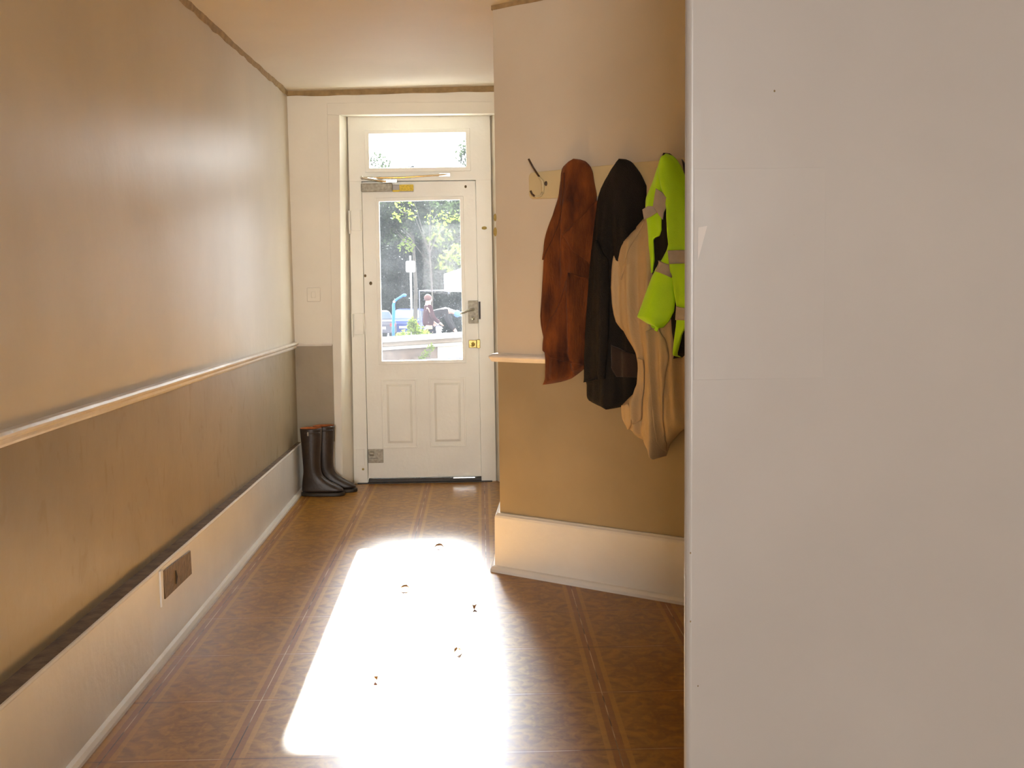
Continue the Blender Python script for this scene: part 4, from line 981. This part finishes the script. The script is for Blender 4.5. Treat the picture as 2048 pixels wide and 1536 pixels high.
# ---- two people beyond the wall
def skin_chain(name, edges_pts, m, parent, sub=2):
    """edges_pts: dict joint -> (pos, radius); edges list; root first joint"""
    J, E_ = edges_pts
    me = bpy.data.meshes.new(name); keys = list(J); me.from_pydata([J[k][0] for k in keys], [(keys.index(a), keys.index(b)) for a, b in E_], [])
    o = bpy.data.objects.new(name, me); C.objects.link(o); me.materials.append(m); o.parent = parent
    sk = o.modifiers.new('skin', 'SKIN'); sk.use_smooth_shade = True
    for i, k in enumerate(keys):
        v = me.skin_vertices[0].data[i]; r = J[k][1]; v.radius = (r, r) if not isinstance(r, tuple) else r; v.use_root = (i == 0)
    s_ = o.modifiers.new('sub', 'SUBSURF'); s_.levels = s_.render_levels = sub; return o
def person(label, x, y, rz, P, jacket, trousers, head_dir, cap=None, hair=None, extra=None):
    t = thing('person', label, 'person', (x, y, gz(y)), rz)
    hip, chest, neck, head = Vector(P['hip']), Vector(P['chest']), Vector(P['neck']), Vector(P['head'])
    J = {'hip': (hip, .13), 'waist': (hip.lerp(chest, .5), .115), 'chest': (chest, .13), 'neck': (neck, .055), 'skull': (head, .085), 'crown': (head + (head-neck).normalized()*.07, .075), 'nose': (head + Vector(head_dir)*.10 - (head-neck).normalized()*.01, .022), 'chin': (head + Vector(head_dir)*.07 - (head-neck).normalized()*.07, .035)}
    E_ = [('hip', 'waist'), ('waist', 'chest'), ('chest', 'neck'), ('neck', 'skull'), ('skull', 'crown'), ('skull', 'nose'), ('skull', 'chin')]
    for sd in ('l', 'r'):
        sh, el, wr = Vector(P['sh_'+sd]), Vector(P['el_'+sd]), Vector(P['wr_'+sd]); kn, an, to = Vector(P['kn_'+sd]), Vector(P['an_'+sd]), Vector(P['to_'+sd])
        d = (wr-el).normalized(); side = d.cross(Vector((0, 0, 1))).normalized() if abs(d.z) < .95 else Vector((1, 0, 0))
        J.update({'sh'+sd: (sh, .06), 'el'+sd: (el, .045), 'wr'+sd: (wr, .03), 'pa'+sd: (wr + d*.06, .032), 'kn'+sd: (kn, .06), 'an'+sd: (an, .045), 'to'+sd: (to, .035)})
        E_ += [('chest', 'sh'+sd), ('sh'+sd, 'el'+sd), ('el'+sd, 'wr'+sd), ('wr'+sd, 'pa'+sd), ('hip', 'kn'+sd), ('kn'+sd, 'an'+sd), ('an'+sd, 'to'+sd)]
        for f_ in range(4):
            J['f%d%s' % (f_, sd)] = (wr + d*(.15 - .01*abs(f_-1.3)) + side*(.026*(f_-1.5)), .008); J['g%d%s' % (f_, sd)] = (wr + d*.10 + side*(.02*(f_-1.5)), .009)
            E_ += [('pa'+sd, 'g%d%s' % (f_, sd)), ('g%d%s' % (f_, sd), 'f%d%s' % (f_, sd))]
        J['th'+sd] = (wr + d*.07 + side*.06, .009); E_.append(('pa'+sd, 'th'+sd))
    skin_chain('body', (J, E_), M['skin'], t)
    JJ = {'hip': (hip + (hip-chest).normalized()*.08, .18), 'waist': (hip.lerp(chest, .5), .165), 'chest': (chest, .18), 'collar': (chest.lerp(neck, .8), .085)}; EE = [('hip', 'waist'), ('waist', 'chest'), ('chest', 'collar')]
    for sd in ('l', 'r'):
        JJ.update({'sh'+sd: (Vector(P['sh_'+sd]), .085), 'el'+sd: (Vector(P['el_'+sd]), .065), 'wr'+sd: (Vector(P['wr_'+sd]), .05)}); EE += [('chest', 'sh'+sd), ('sh'+sd, 'el'+sd), ('el'+sd, 'wr'+sd)]
    skin_chain('jacket', (JJ, EE), jacket, t)
    TT = {'hip': (hip, .15)}; TE = []
    for sd in ('l', 'r'):
        TT.update({'th'+sd: (hip.lerp(Vector(P['kn_'+sd]), .3) , .105), 'kn'+sd: (Vector(P['kn_'+sd]), .08), 'an'+sd: (Vector(P['an_'+sd]), .065)}); TE += [('hip', 'th'+sd), ('th'+sd, 'kn'+sd), ('kn'+sd, 'an'+sd)]
    skin_chain('trousers', (TT, TE), trousers, t)
    for sd in ('l', 'r'):
        bm = nb(); p = Vector(P['an_'+sd]).lerp(Vector(P['to_'+sd]), .5); ball(bm, (p.x, p.y, .05), .05, 2.4, 1, 1); o = mesh_obj('shoe', bm, M['tyre'], t, smooth=True)
    up = (head-neck).normalized()
    bm = nb(); c_ = head + up*.045 - Vector(head_dir)*.02; ball(bm, c_, .105, 1, 1, .95)
    if cap: ball(bm, c_ + Vector(head_dir)*.10 + up*.0, .06, 1.2, 1.2, .3)
    mesh_obj('cap' if cap else 'hair', bm, cap or hair, t, smooth=True)
    return t
stand = dict(hip=(0, 0, .92), chest=(.0, 0, 1.30), neck=(0, 0, 1.47), head=(.02, 0, 1.6), sh_l=(0, .19, 1.40), sh_r=(0, -.19, 1.40), el_l=(.05, .25, 1.12), el_r=(.08, -.25, 1.12), wr_l=(.22, .22, .98), wr_r=(.26, -.20, .98),
             kn_l=(.03, .1, .5), kn_r=(.02, -.1, .5), an_l=(0, .11, .08), an_r=(-.02, -.11, .08), to_l=(.16, .12, .03), to_r=(.14, -.12, .03))
person('person in a dark maroon jacket with reddish hair standing beyond the garden wall', -1.40, 30, .3, stand, M['jacket_maroon'], M['trousers'], (1, 0, 0), hair=M['hair'])
stoop = dict(hip=(-.25, 0, .98), chest=(.12, 0, 1.16), neck=(.27, 0, 1.14), head=(.40, 0, 1.08), sh_l=(.14, .19, 1.15), sh_r=(.14, -.19, 1.15), el_l=(.22, .22, .88), el_r=(.24, -.22, .88), wr_l=(.34, .14, .68), wr_r=(.36, -.14, .68),
             kn_l=(-.18, .12, .5), kn_r=(-.22, -.12, .5), an_l=(-.28, .12, .08), an_r=(-.3, -.12, .08), to_l=(-.12, .13, .03), to_r=(-.14, -.13, .03))
person('person in a dark grey coat and blue cap bending forward beyond the garden wall', -1.12, 31.3, -.15, {k: tuple(Vector(v)*1.13) if k not in ('x',) else v for k, v in stoop.items()}, M['jacket_grey'], M['trousers'], (.8, 0, -.6), cap=M['cap'])
